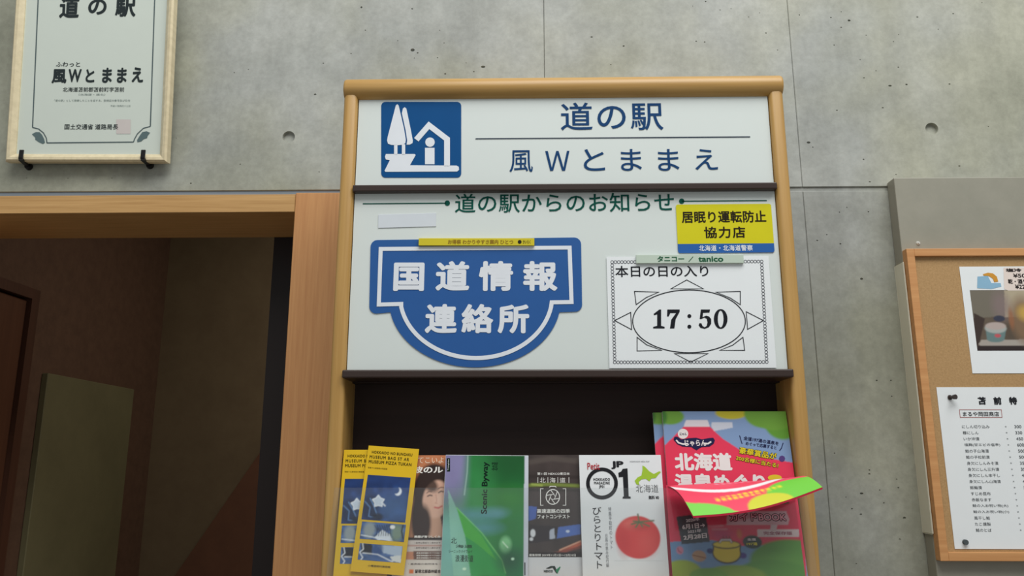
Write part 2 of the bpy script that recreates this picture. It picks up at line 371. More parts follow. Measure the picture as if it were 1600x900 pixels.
# dim room behind the doorway
YF = 1.75
xs = at(245, 600, YF).x
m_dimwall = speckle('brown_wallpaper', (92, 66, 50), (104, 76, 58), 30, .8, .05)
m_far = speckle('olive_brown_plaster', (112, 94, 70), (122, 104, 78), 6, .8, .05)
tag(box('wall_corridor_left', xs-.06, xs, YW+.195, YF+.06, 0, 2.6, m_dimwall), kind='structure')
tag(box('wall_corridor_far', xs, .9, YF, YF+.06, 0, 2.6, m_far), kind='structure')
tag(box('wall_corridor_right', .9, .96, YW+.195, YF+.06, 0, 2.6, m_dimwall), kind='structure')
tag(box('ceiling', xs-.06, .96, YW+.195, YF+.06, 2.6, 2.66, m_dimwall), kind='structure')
def on_side(pts, name, mat, kind, t=.02, **k):
    P = [onx(px, py, xs) for px, py in pts]; ys = [p.y for p in P]
    return P
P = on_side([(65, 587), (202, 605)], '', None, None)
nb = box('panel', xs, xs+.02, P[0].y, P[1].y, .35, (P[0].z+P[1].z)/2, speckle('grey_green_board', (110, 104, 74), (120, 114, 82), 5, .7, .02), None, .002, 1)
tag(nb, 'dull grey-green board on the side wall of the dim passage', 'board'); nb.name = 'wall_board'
pd = onx(43, 455, xs)
dl = tag(empty('door_1', (xs, pd.y-.45, 0)), kind='structure')
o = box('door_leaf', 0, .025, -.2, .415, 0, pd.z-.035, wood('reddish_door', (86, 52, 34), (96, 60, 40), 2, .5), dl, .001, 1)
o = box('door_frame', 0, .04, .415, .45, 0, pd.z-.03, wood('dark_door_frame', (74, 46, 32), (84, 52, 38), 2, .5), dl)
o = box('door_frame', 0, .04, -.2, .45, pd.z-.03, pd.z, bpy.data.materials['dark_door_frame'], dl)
# slanting brown board against the far wall
a, b2 = at(408, 705, YF-.02), at(270, 905, YF-.02)
dz = (a.z-b2.z)/(a.x-b2.x); xr = .3
vs = []
for y in (YF-.022, YF-.001):
    vs += [(b2.x-b2.z/dz+0.0, y, 0.001), (xr, y, 0.001), (xr, y, a.z+dz*(xr-a.x))]
st = mesh_obj('trim_6', vs, [[0, 1, 2], [5, 4, 3], [0, 3, 4, 1], [1, 4, 5, 2], [2, 5, 3, 0]], speckle('slant_board', (104, 66, 46), (112, 72, 50), 20, .7, .03))
tag(st, kind='structure')

# ------------------------------------------------------------------ kiosk (information rack)
def avgx(p, q, Y): return (at(p[0], p[1], Y).x+at(q[0], q[1], Y).x)/2
xi0 = avgx((558.7, 153.4), (540, 575), 0); xi1 = avgx((1201.2, 147.5), (1234, 576), 0)
PW = .0265; xo0, xo1 = xi0-PW, xi1+PW
z_bt, z_bb = at(880, 117.5, -.004).z, at(880, 150, -.004).z
br = (z_bt-z_bb)/2*1.03; zc = (z_bt+z_bb)/2
rack = empty('brochure_rack', (0, .1, 0))
tag(rack, 'tall beech-framed roadside-station rack with white sign panels, standing against the concrete wall', 'rack')
RK = Vector((0, .1, 0))
def rk(name, x0, x1, y0, y1, z0, z1, mat, bevel=0, seg=2, smooth=False):
    return box(name, x0, x1, y0-.1, y1-.1, z0, z1, mat, rack, bevel, seg, smooth)
rk('post', xo0, xi0, -.004, .2, 0, zc, M_wood_z, .009, 4, True)
rk('post', xi1, xo1, -.004, .2, 0, zc, M_wood_z, .009, 4, True)
# rounded top beam
n = 32; prof = [(0, 0.0), (br-.004, 0.0), (br-.0012, .0012), (br, .004)]
L = xo1-xo0+.004; rings = [(.001, br-.005), (.0022, br-.0015), (.006, br), (L-.006, br), (L-.0022, br-.0015), (L-.001, br-.005)]
vs = [(0-.0+.0, 0, 0)]; vs = []; fs = []
for x, r in rings:
    vs += [(xo0-.002+x, .012-.1+r*math.cos(2*math.pi*i/n), zc+r*math.sin(2*math.pi*i/n)) for i in range(n)]
for k in range(len(rings)-1):
    for i in range(n):
        j = (i+1) % n; fs.append([k*n+i, k*n+j, (k+1)*n+j, (k+1)*n+i])
fs.append(list(range(n))[::-1]); fs.append([(len(rings)-1)*n+i for i in range(n)])
beam = mesh_obj('top_beam', vs, fs, M_wood_x, rack, True)
rk('top_board', xi0, xi1, .032, .2, zc-.012, zc+.006, M_wood_x)
z_r1t, z_r1b = at(880, 286.5, -.008).z, at(880, 297, -.008).z
z_r2t, z_r2b = at(880, 577, -.012).z, at(880, 590, -.012).z
rk('rail', xi0-.0002, xi1+.0002, -.008, .05, z_r1b, z_r1t, M_rail, .002, 2)
rk('rail', xi0-.003, xi1+.003, -.0125, .06, z_r2b, z_r2t, M_rail, .0025, 2)
rk('backing_board', xi0, xi1, .022, .03, z_r2t-.002, zc-.013, M_dark)
z_b = .08
rk('back_panel', xi0, xi1, .085, .095, z_b, z_r2b+.005, M_dark)
rk('recess_ceiling', xi0, xi1, .06, .085, z_r2b-.002, z_r2b+.01, M_dark)
rk('plinth', xi0, xi1, .0, .19, 0, z_b, M_wood_x)
rk('rear_panel', xi0, xi1, .19, .199, z_b, zc-.013, M_dark)

# sign panel 1
def child_frame(root_loc, fr, name='panel'):
    return fr
fs1 = Frame([(559.5, 153), (1200.5, 148), (1211.5, 285), (553.5, 289)], .006)
MI = Matrix.Translation(-RK)
def panel_sheet(name, fr, mat, top_ext, bot_ext, z=0):
    o = box(name, -fr.w/2, fr.w/2, -bot_ext, fr.h+top_ext, -.012, 0, mat, rack)
    o.matrix_local = MI @ fr.mat(); return o
fs1.ex = Vector((1, 0, 0)); fs1.ey = Vector((0, 0, 1)); fs1.w = xi1-xi0-.003; fs1.o.x = (xi0+xi1)/2
fs1.o.z = z_r1t-.004; fs1.h = zc-.006-fs1.o.z
sp1 = panel_sheet('sign_panel', fs1, M_panel, 0, 0)
NAVY = (18, 62, 108)
s = Shape(fs1, .0008)
s.text('道の駅', 876, 160, 1036, 204, bold=.008, sp=1.08)
for ch, q in (('風', (796, 235, 832.5, 269)), ('Ｗ', (852, 236, 890, 267)), ('と', (912, 233, 945, 267)), ('ま', (970, 233, 1002.5, 267)), ('ま', (1028, 233, 1061, 267)), ('え', (1085.5, 233, 1121, 265.5))): s.text(ch, *q, bold=.004)
s.build('lettering', NAVY, sp1)
Shape(fs1, .0008).line([(743, 217), (1172, 214)], 1.6).build('printed_line', (40, 52, 70), sp1)
z2 = Z(4.21, 520, 100)
def rounded(x0, y0, x1, y1, r, n=6, dx=0):
    pts = []
    for cx, cy, a0 in ((x1-r, y0+r, -90), (x1-r, y1-r, 0), (x0+r, y1-r, 90), (x0+r, y0+r, 180)):
        for i in range(n+1):
            a = R(a0+90*i/n); y = cy+r*math.sin(a); pts.append((cx+r*math.cos(a)+dx*(y-y0)/(y1-y0), y))
    return pts
Shape(fs1, .0008).poly(z2(*rounded(319, 250, 845, 748, 28))).build('emblem_plate', (12, 76, 132), sp1)
s = Shape(fs1, .0014)
s.poly(z2((425, 266), (434, 275), (470, 430), (481, 500), (478, 522), (462, 533), (425, 536), (385, 534), (364, 526), (358, 505), (362, 480), (415, 275)))
s.cut(); s.poly(z2((474, 286), (485, 296), (515, 440), (527, 505), (525, 522), (508, 532), (486, 533), (490, 505), (480, 440), (455, 325), (462, 295)))
s.cut(); s.poly(z2((404, 533), (426, 533), (426, 600), (404, 600))).cut().poly(z2((455, 530), (477, 530), (477, 600), (455, 600)))
s.cut(); s.tess(z2((350, 594), (538, 594), (546, 600), (508, 668), (815, 670), (829, 678), (831, 698), (818, 709), (348, 711), (341, 704), (376, 634), (350, 630), (344, 612)))
s.cut(); s.line(z2((550, 500), (633, 405), (752, 496), (752, 675)), 38/4.21)
s.cut(); s.ell(*z2((640, 516))[0], 31/4.21, 31/4.21)
s.cut(); s.poly(z2((607, 553), (670, 553), (670, 661), (607, 661)))
s.build('emblem_picture', (222, 226, 232), sp1)

# notice panel 2
fs2 = Frame([(552.5, 300), (1214, 297), (1233.5, 575), (541, 576)], .006)
fs2.ex = Vector((1, 0, 0)); fs2.ey = Vector((0, 0, 1)); fs2.w = xi1-xi0-.003; fs2.o.x = (xi0+xi1)/2
fs2.o.z = z_r2t-.004; fs2.h = z_r1b+.004-fs2.o.z
sp2 = panel_sheet('notice_panel', fs2, M_panel, 0, 0)
GREEN = (4, 80, 68)
Shape(fs2, .0008).text('道の駅からのお知らせ', 711, 302, 1053, 332, bold=.008, sp=1.02).build('lettering', GREEN, sp2)
Shape(fs2, .0008).line([(567, 318.5), (697, 317.5)], 1.6).ell(699, 317.5, 4.2, 4.2, 16).cut().ell(1065, 314.5, 4.2, 4.2, 16).line([(1065, 314.5), (1198, 313.5)], 1.6).build('printed_line', GREEN, sp2)

# ------------------------------------------------------------------ things stuck on the notice panel
# blank label
fl = Frame([(590.5, 335.5), (682, 332.5), (681, 354), (591.5, 356)], .0048)
lb = fl.sheet('blank_label', flat((208, 214, 220), .35), .0008, bevel=.0003)
tag(lb, 'small blank white adhesive label under the green line at upper left of notice panel', 'label')
# blue route information sign
fb = Frame([(579, 372), (908, 372), (908, 574), (579, 574)], .0045)
def ellarc(cx, cy, a, b, x_from, x_to, n=40):
    t0 = math.acos(max(-1, min(1, (x_from-cx)/a))); t1 = math.acos(max(-1, min(1, (x_to-cx)/a)))
    return [(cx+a*math.cos(t0+(t1-t0)*i/n), cy+b*math.sin(t0+(t1-t0)*i/n)) for i in range(n+1)]
def corner(cx, cy, r, a0, a1, n=6): return [(cx+r*math.cos(R(a0+(a1-a0)*i/n)), cy+r*math.sin(R(a0+(a1-a0)*i/n))) for i in range(n+1)]
out = corner(590, 386, 11, 180, 270)+corner(897, 382, 11, 270, 360)+corner(898.5, 476, 11, 0, 90)+ellarc(742, 470, 134, 104, 874, 610)+corner(588, 479, 11, 90, 180)
sg = Shape(fb, 0); sg.tess(out)
top = [tuple(v) for v in sg.v]; nn = len(top); V = top+[(x, y, -.001) for x, y, _ in top]
Fc = list(sg.p)+[[a+nn for a in p][::-1] for p in sg.p]+[[i, (i+1) % nn, (i+1) % nn+nn, i+nn][::-1] for i in range(nn)]
bs = mesh_obj('information_sign', V, Fc, flat((38, 88, 152), .4)); bs.matrix_world = fb.mat()
tag(bs, 'blue shield-shaped magnetic sheet with white Japanese characters and white outline on notice panel', 'sign')
path = [(595, 389), (890, 387), (893, 472), (862, 472.5)]+ellarc(744, 462, 119, 97.5, 861, 627)+[(627, 475), (592, 476)]
Shape(fb, .0006).line(path, 6.2, True).build('printed_outline', (222, 226, 232), bs)
Shape(fb, .0006).text('国道情報', 615, 408, 871, 455, bold=.036, sp=1.55).text('連絡所', 664, 475, 827, 521, bold=.036, sp=1.3).build('lettering', (222, 226, 232), bs)
# magnets
fm = Frame([(654, 372), (835, 372), (835, 383.5), (654, 383.5)], -.001)
mg = fm.sheet('bar_magnet', flat((206, 190, 44), .35), .0055, bevel=.0006)
tag(mg, 'thin yellow bar magnet with worn lettering on top edge of blue shield sign', 'magnet')
Shape(fm, .0004).text('お得祭 わかりやすさ案内 ひとつ', 700, 374.5, 802, 381.5, bold=.02).build('lettering', (150, 116, 40), mg)
Shape(fm, .0004).ell(812, 378, 3, 3, 12).text('かいらく', 817, 375, 829, 381, bold=.01).build('printed_mark', (40, 40, 30), mg)
# sunset notice
fp = Frame([(948, 401), (1205.5, 400), (1208.5, 574.5), (952, 575.5)], .004)
pn = fp.sheet('sunset_notice', M_paper, .0005)
tag(pn, 'white paper notice reading 17:50 inside a sun drawing, held by a pale bar magnet', 'notice')
z5 = Z(2.903, 900, 290)
INK = (30, 32, 38)
s = Shape(fp, .0004)
def edge(p, q, n):
    for i in range(n):
        x = p[0]+(q[0]-p[0])*i/n; y = p[1]+(q[1]-p[1])*i/n; s.ring(x, y, 2.3, 2.3, .75, 10)
c4 = [(956.5, 409.5), (1190, 408.5), (1198, 565.5), (960.5, 566)]
edge(c4[0], c4[1], 46); edge(c4[1], c4[2], 31); edge(c4[2], c4[3], 46); edge(c4[3], c4[0], 31)
s.build('printed_chain_border', (70, 72, 80), pn, kind='stuff')
s = Shape(fp, .0004)
s.ring(*z5((512.5, 615.5))[0], 88, 49, 1.5, 72)
for tri in ([(430, 468), (502, 428), (578, 468)], [(265, 480), (375, 483), (318, 508), (273, 540)], [(635, 483), (745, 480), (745, 540), (700, 510)], [(175, 612), (248, 575), (252, 653)], [(772, 572), (850, 612), (778, 652)], [(277, 688), (320, 722), (388, 747), (277, 750)], [(757, 688), (765, 747), (652, 747), (710, 724)], [(447, 762), (598, 762), (520, 800)]):
    s.cut(); s.line(z5(*tri), 1.25, True)
s.build('sun_drawing', INK, pn)
s = Shape(fp, .0004)
s.text('本日の日の入り', *z5((178, 363))[0], *z5((600, 414))[0], bold=.012)
# serif digits 1 7 : 5 0, drawn as outlines
def dg(*pts): s.tess(z5(*pts))
dg((352, 582), (378, 562), (386, 562), (386, 636), (402, 641), (402, 648), (350, 648), (350, 641), (368, 636), (368, 584), (354, 588))
s.cut(); dg((414, 562), (470, 562), (470, 572), (452, 606), (446, 648), (426, 648), (432, 608), (454, 578), (428, 578), (420, 594), (413, 594))
s.cut(); s.ell(*z5((514, 592))[0], 9/2.9, 9/2.9, 16); s.ell(*z5((514, 640))[0], 9/2.9, 9/2.9, 16)
s.cut(); dg((566, 562), (608, 562), (605, 576), (576, 577), (574, 597), (590, 590), (604, 594), (613, 606), (613, 626), (603, 642), (584, 650), (564, 645), (556, 633), (560, 624), (569, 625), (574, 637), (584, 643), (593, 636), (596, 620), (593, 604), (582, 599), (566, 606), (561, 604))
s.cut(); oo = [(656+31*math.cos(t), 605+45*math.sin(t)) for t in [2*math.pi*i/28 for i in range(28)]]; ii = [(656+13*math.cos(t), 605+38*math.sin(t)) for t in [2*math.pi*i/28 for i in range(28)]]
for i in range(28):
    j = (i+1) % 28; s.poly(z5(oo[i], oo[j], ii[j], ii[i]))
s.build('lettering', INK, pn)
fm2 = Frame([(994, 398), (1162, 397.5), (1162, 411), (994, 411.5)], -.001)
m2 = fm2.sheet('bar_magnet', flat((190, 204, 190), .35), .0045, bevel=.0006)
tag(m2, 'pale green-white bar magnet with green lettering holding the 17:50 sunset notice', 'magnet')
Shape(fm2, .0004).text('タニコー', 1027, 400, 1069, 409, bold=.03).line([(1076, 409), (1083, 401)], 1).text('tanico', 1091, 400.5, 1130, 409, bold=.03).build('lettering', (30, 90, 60), m2)
# yellow sticker
fy = Frame([(1057, 319.5), (1206, 318.5), (1209, 394), (1058.5, 395.5)], .0044)
yb = empty('safety_sticker', None, fy.mat()); tag(yb, 'yellow sticker with blue lower band and bold black text, upper right of notice panel', 'sticker')
k = fy.h*(14/76)
def rounded_plate(name, fr, x0, x1, y0, y1, r, t, mat, parent, cb=(1, 1, 1, 1)):
    pts = []
    for (cx, cy, a0, on) in ((x1-r, y1-r, 0, cb[0]), (x0+r, y1-r, 90, cb[1]), (x0+r, y0+r, 180, cb[2]), (x1-r, y0+r, 270, cb[3])):
        if on: pts += [(cx+r*math.cos(R(a0+18*i)), cy+r*math.sin(R(a0+18*i))) for i in range(6)]
        else: pts.append((cx+(r if a0 in (0, 270) else -r), cy+(r if a0 in (0, 90) else -r)))
    n = len(pts); V = [(x, y, 0) for x, y in pts]+[(x, y, -t) for x, y in pts]
    return mesh_obj(name, V, [list(range(n)), [i+n for i in range(n)][::-1]]+[[i, i+n, (i+1) % n+n, (i+1) % n] for i in range(n)], mat, parent)
rounded_plate('sticker_face', fy, -fy.w/2, fy.w/2, k, fy.h, .004, .0006, flat((208, 200, 16), .4), yb, (1, 1, 0, 0))
rounded_plate('sticker_band', fy, -fy.w/2, fy.w/2, 0, k, .004, .0006, flat((34, 92, 164), .4), yb, (0, 0, 1, 1))
Shape(fy, .0004).text('居眠り運転防止', 1065, 329.5, 1197, 348, bold=.022).text('協力店', 1100, 354, 1164.5, 372, bold=.022, sp=1.15).build('lettering', (38, 30, 20), yb)
Shape(fy, .0004).text('北海道・北海道警察', 1092, 383, 1176, 392, bold=.015, sp=1.1).build('band_lettering', (226, 230, 236), yb)

# ------------------------------------------------------------------ pocket and brochures
LEAN = R(11)
pref = (880, 711); YB = .012
def bframe(quad, off=0.0): return Frame(quad, YB, LEAN, pref, off)
fbase = bframe([(540, 711), (1240, 711), (1262, 925), (525, 925)])
z_floor = fbase.hit(880, 903.5).z; yfl = fbase.hit(880, 903.5).y
def to_floor(fr):
    """local y at which the sheet meets the pocket floor"""
    return (z_floor+.0022-fr.o.z)/fr.ey.z
rk('pocket_floor', xi0, xi1, yfl-.045, .085, z_floor-.014, z_floor-.001, M_wood_x)
fpane = Frame([(534, 762), (1248, 762), (1262, 925), (526, 925)], YB, LEAN, pref, .026)
pane = box('pocket_pane', xi0-.004-(fpane.o.x), xi1+.004-(fpane.o.x), to_floor(fpane)-.013, fpane.loc(880, 762)[1], -.002, 0, acrylic(), rack, .0004, 1)
pm = fpane.mat(); pm[0][0], pm[1][0], pm[2][0] = 1, 0, 0
fpane.ex = Vector((1, 0, 0)); fpane.ey = fpane.n.cross(fpane.ex); pane.matrix_local = MI @ fpane.mat()
# a lower tier below the picture
rk('pocket_floor', xi0, xi1, -.05, .085, z_floor-.42, z_floor-.405, M_wood_x)

# yellow flyers (one built, one copied)
zy = Z(4.283, 520, 690)
fyl = bframe(zy((225, 25), (568, 50), (485, 897), (133, 870)), .008)
def rot_text(s, st, a, b, c, d, **k): s.text(st, 0, 0, 0, 0, quad=zy(a, b, c, d), **k)
fly = fyl.sheet('museum_flyer', flat((216, 176, 20), .45), .0009)
pr = Print(fyl, 0, 0, 0, 0) if False else None
def quadprint(fr, zf, q, fn, name, parent, z=.0003):
    L = [fr.loc(*p) for p in zf(*q)]
    x0 = (L[0][0]+L[3][0])/2; x1 = (L[1][0]+L[2][0])/2; y1 = (L[0][1]+L[1][1])/2; y0 = (L[2][1]+L[3][1])/2
    p = Print(fr, x0, x1, y0, y1, .0009, z); fn(p); return p.build(name, parent)
def night(p):
    p.set(np.ones(p.X.shape), (36, 66, 122)); p.noise(.45, 9)
    p.ell(*zy((330, 250))[0], 60, 14, (26, 48, 96), .7, .5); p.ell(*zy((400, 450))[0], 26, 20, (70, 110, 160), .5, .6)
    p.ell(*zy((250, 440))[0], 14, 22, (20, 34, 64), .85, .3); p.stroke(zy((215, 400), (250, 440), (240, 500), (290, 510)), 1.5, (90, 130, 180))
    p.stroke(zy((250, 380), (275, 430), (300, 500)), 1.5, (100, 140, 190)); p.ell(*zy((300, 505))[0], 9, 6, (16, 24, 44), .9, .3)
    p.ell(*zy((437, 335))[0], 5.6, 6.2, (226, 232, 240), 1, .1); p.ell(*zy((424, 325))[0], 5.2, 5.6, (44, 76, 132), 1, .1)
    star = [(305+r*math.cos(R(a)), 400+r*math.sin(R(a))) for a, r in zip(range(-90, 270, 36), [42, 27]*5)]
    p.poly(zy(*star), (196, 208, 222)); p.stroke(zy(*(star+star[:1])), 1.3, (235, 240, 246))
    p.stroke(zy((325, 405), (350, 430)), 2, (220, 226, 234)); p.stroke(zy((210, 500), (330, 540), (470, 540)), 2, (24, 44, 88))
def comic1(p):
    p.set(np.ones(p.X.shape), (64, 96, 148)); p.noise(.5, 8)
    p.ell(*zy((245, 590))[0], 9, 12, (150, 160, 160), .9, .3); p.poly(zy((280, 640), (330, 590), (380, 620), (400, 660), (300, 660)), (214, 222, 232))
    p.ell(*zy((430, 610))[0], 9, 13, (130, 150, 120), .8, .4); p.ell(*zy((400, 572))[0], 4, 3, (235, 235, 235))
    for a in range(7): p.stroke(zy((280+a*16, 560), (300+a*14, 590+8*(a % 3)), (290+a*16, 630)), 1.1, (16, 22, 36))
    p.stroke(zy((190, 625), (270, 640), (400, 668)), 1.4, (230, 236, 242)); p.stroke(zy((470, 560), (460, 600), (470, 650)), 2, (14, 20, 36))
def comic2(p):
    p.set(np.ones(p.X.shape), (70, 100, 150)); p.noise(.4, 7)
    p.poly(zy((190, 680), (265, 690), (262, 760), (188, 745)), (22, 26, 40)); p.poly(zy((290, 690), (465, 700), (458, 775), (340, 745)), (170, 186, 206))
    p.poly(zy((380, 770), (458, 760), (458, 815), (400, 800)), (210, 214, 214)); p.ell(*zy((300, 725))[0], 8, 12, (40, 74, 130), .9, .3)
    p.stroke(zy((200, 680), (205, 720), (180, 740), (200, 775), (185, 795)), 1.4, (235, 240, 246)); p.stroke(zy((200, 745), (300, 755), (400, 805)), 1.3, (235, 240, 246))
quadprint(fyl, zy, [(230, 220), (518, 243), (488, 543), (197, 520)], night, 'printed_picture', fly)
quadprint(fyl, zy, [(193, 535), (488, 555), (478, 672), (183, 650)], comic1, 'printed_picture', fly)
quadprint(fyl, zy, [(178, 680), (465, 700), (458, 812), (170, 790)], comic2, 'printed_picture', fly)
s = Shape(fyl, .0004)
rot_text(s, 'HOKKAIDO NO BUNGAKU', (263, 60), (534, 80), (532, 99), (261, 78), bold=.02, sp=1.1)
rot_text(s, 'MUSEUM BAG ST AR', (248, 90), (512, 110), (510, 131), (246, 111), bold=.02, sp=1.25)
rot_text(s, 'MUSEUM PIZZA TUKAN', (242, 122), (528, 144), (526, 165), (240, 143), bold=.02, sp=1.1)
rot_text(s, '移動する美術館の物語展', (236, 168), (366, 178), (365, 189), (235, 179))
rot_text(s, '小樽芸術村美術館', (236, 822), (386, 833), (385, 848), (235, 837), bold=.01)
s.build('lettering', (70, 60, 16), fly)
tag(fly, 'yellow museum flyer tilted to the right in front, its whole width in view', 'flyer', 'yellow museum flyers in the left end of the pocket')
fyb = bframe(zy((62, 45), (398, 45), (372, 900), (25, 900)), .003)
fly2 = fly.copy(); col.objects.link(fly2); fly2.matrix_world = fyb.mat()
for ch in list(fly.children):
    c = ch.copy(); col.objects.link(c); c.parent = fly2
fly2['label'] = 'yellow museum flyer half hidden behind the tilted one, next to the left post'
# keep both on the pocket floor: the tilted one stands on its corner
for o_, fr in ((fly, fyl), (fly2, fyb)): pass

# woman leaflet
fw = bframe([(622, 711.5), (706, 711.5), (699, 900), (614, 900)], -.002)
y0 = to_floor(fw); wl = fw.sheet('treatment_leaflet', flat((216, 206, 196), .45), .001, y0=y0)
p = Print(fw, -fw.w/2, fw.w/2, y0, fw.h, .0009, base=(214, 206, 198))
p.poly(zy((380, 80), (900, 80), (900, 645), (380, 645)), (196, 124, 84)); p.noise(.12, 6)
p.poly(zy((380, 200), (560, 200), (540, 645), (380, 645)), (170, 120, 90))
p.ell(*zy((675, 330))[0], 32, 43, (48, 32, 28), 1, .08); p.ell(*zy((592, 500))[0], 15, 42, (46, 30, 26), 1, .12); p.ell(*zy((760, 500))[0], 14, 40, (46, 30, 26), 1, .12)
p.poly(zy((640, 470), (720, 500), (745, 640), (620, 640)), (196, 152, 128))
p.ell(*zy((692, 385))[0], 21, 29, (214, 170, 148), 1, .07, .12)
p.ell(*zy((655, 290))[0], 13, 9, (48, 32, 28), .9, .3, .7)
p.ell(*zy((720, 400))[0], 8, 10, (226, 186, 166), .7, .5)
p.stroke(zy((628, 345), (645, 333), (662, 336)), 1.2, (80, 50, 42)); p.stroke(zy((704, 318), (722, 306), (744, 308)), 1.2, (80, 50, 42))
p.stroke(zy((634, 366), (650, 358), (664, 362)), 1.8, (44, 26, 24)); p.stroke(zy((708, 342), (724, 332), (740, 336)), 1.8, (44, 26, 24))
p.stroke(zy((690, 355), (696, 400), (686, 412), (702, 414)), .9, (184, 130, 112)); p.stroke(zy((682, 440), (706, 445), (730, 432)), 2.2, (190, 84, 84))
p.ell(*zy((600, 560))[0], 13, 30, (52, 34, 30), 1, .2)
p.poly(zy((380, 640), (900, 640), (900, 660), (380, 660)), (40, 28, 26)); p.poly(zy((380, 660), (900, 660), (900, 728), (380, 728)), (206, 196, 190))
p.poly(zy((380, 690), (900, 690), (900, 700), (380, 700)), (186, 150, 140)); p.poly(zy((540, 732), (900, 732), (900, 790), (540, 790)), (108, 78, 68)); p.poly(zy((380, 735), (540, 735), (540, 790), (380, 790)), (190, 130, 100))
p.poly(zy((512, 855), (540, 855), (540, 882), (512, 882)), (208, 110, 50))
p.build('printed_picture', wl)
s = Shape(fw, .0005); s.text('あってこいよ', *zy((480, 104))[0], *zy((742, 145))[0], bold=.0); s.build('pale_lettering', (240, 214, 190), wl)
s = Shape(fw, .0005); s.text('音波のル', *zy((470, 165))[0], *zy((738, 212))[0], bold=.03); s.text('美顔が育つしくみ', *zy((545, 628))[0], *zy((722, 645))[0], bold=.03)
for y in (740, 757, 773): s.text('超音波美顔器のすべてを紹介', *zy((560, y))[0], *zy((724, y+11))[0], bold=.01)
s.build('white_lettering', (238, 234, 228), wl)
s = Shape(fw, .0005); s.text('・最高級の自然体を・', *zy((505, 813))[0], *zy((720, 825))[0]); s.text('留萌北部森林組合', *zy((550, 856))[0], *zy((722, 880))[0], bold=.03)
for y in (672, 706): s.text('・自然な若返りへ導きます', *zy((545, y))[0], *zy((720, y+11))[0])
s.build('dark_lettering', (60, 44, 40), wl)
tag(wl, 'brown leaflet with photo of a long-haired woman, between yellow flyers and green booklet', 'leaflet')

# green booklet
z8 = Z(4.5, 680, 700)
fg = bframe(z8((65, 45), (658, 55), (652, 900), (45, 900)), .008)
y0 = to_floor(fg); gb = fg.sheet('scenic_booklet', flat((196, 200, 204), .4), .007, y0=y0, bevel=.0008)
p = Print(fg, -fg.w/2+.0008, fg.w/2-.0008, y0, fg.h-.0008, .0009, base=(34, 122, 58))
u = (p.X+fg.w/2)/fg.w; v = p.Y/fg.h
def sm(a, b, x): t = np.clip((x-a)/(b-a), 0, 1); return t*t*(3-2*t)
p.set(sm(.45, .95, v)*sm(.25, .7, u), (14, 84, 36)); p.set((1-sm(.0, .35, v))*sm(.5, .9, u), (26, 110, 70), .8)
p.set((1-sm(.18, .34, u))*sm(.35, .8, v), (132, 124, 168), .95); p.set((1-sm(.06, .36, u-(.6-v)*.25))*(1-sm(.35, .65, v)), (128, 184, 176), .9)
p.ell(*z8((300, 470))[0], 28, 9, (92, 136, 176), .8, .7); p.ell(*z8((320, 560))[0], 26, 9, (96, 146, 184), .7, .7); p.ell(*z8((430, 450))[0], 16, 7, (110, 160, 190), .6, .7)
p.ell(*z8((300, 420))[0], 22, 60, (70, 160, 90), .35, .8); p.ell(*z8((520, 360))[0], 30, 16, (50, 130, 40), .6, .8)
p.poly(z8((90, 290), (140, 400), (200, 560), (260, 900), (130, 900), (110, 700)), (150, 206, 180), .55)
p.poly(z8((150, 420), (330, 600), (470, 790), (500, 900), (250, 900), (210, 620)), (40, 150, 70), .9); p.poly(z8((150, 420), (330, 620), (440, 800), (300, 680), (210, 620)), (70, 170, 60), .9)
p.stroke(z8((150, 420), (330, 600), (470, 790), (495, 880)), 1.5, (130, 210, 120), .8); p.stroke(z8((230, 50), (225, 170), (205, 330)), 1.6, (170, 200, 190), .7)
p.ell(*z8((495, 680))[0], 9, 12, (130, 200, 140), .9, .3); p.ell(*z8((520, 790))[0], 18, 16, (16, 70, 50), .8, .7); p.stroke(z8((475, 660), (510, 700)), 1.5, (210, 240, 210)); p.ell(*z8((545, 780))[0], 2.5, 2, (190, 230, 200)); p.ell(*z8((205, 850))[0], 3, 2, (200, 236, 210))
p.poly(z8((628, 40), (700, 40), (690, 950), (620, 950)), (196, 200, 212)); p.noise(.06, 12)
p.build('printed_cover', gb)
s = Shape(fg, .0006); s.text('Scenic Byway', *z8((326, 98))[0], *z8((380, 463))[0], rot=90, bold=.02); s.text('北の道', *z8((396, 100))[0], *z8((440, 158))[0], rot=90)
s.text('北', *z8((112, 630))[0], *z8((152, 672))[0]); s.text('海道', *z8((145, 680))[0], *z8((262, 702))[0]); s.text('シーニックバイウェイ', *z8((96, 716))[0], *z8((262, 738))[0]); s.text('浪漫街道', *z8((142, 752))[0], *z8((268, 800))[0])
s.rect(*z8((82, 72))[0], *z8((105, 165))[0]); s.cut(); s.rect(*z8((627, 805))[0], *z8((634, 895))[0])
s.build('lettering', (12, 34, 26), gb)
s = Shape(fg, .0009); s.text('Trainglobe', *z8((88, 80))[0], *z8((99, 158))[0], rot=90); s.build('white_lettering', (220, 224, 228), gb)
tag(gb, 'green and lavender booklet with a dewy leaf cover and sideways title Scenic Byway', 'booklet')

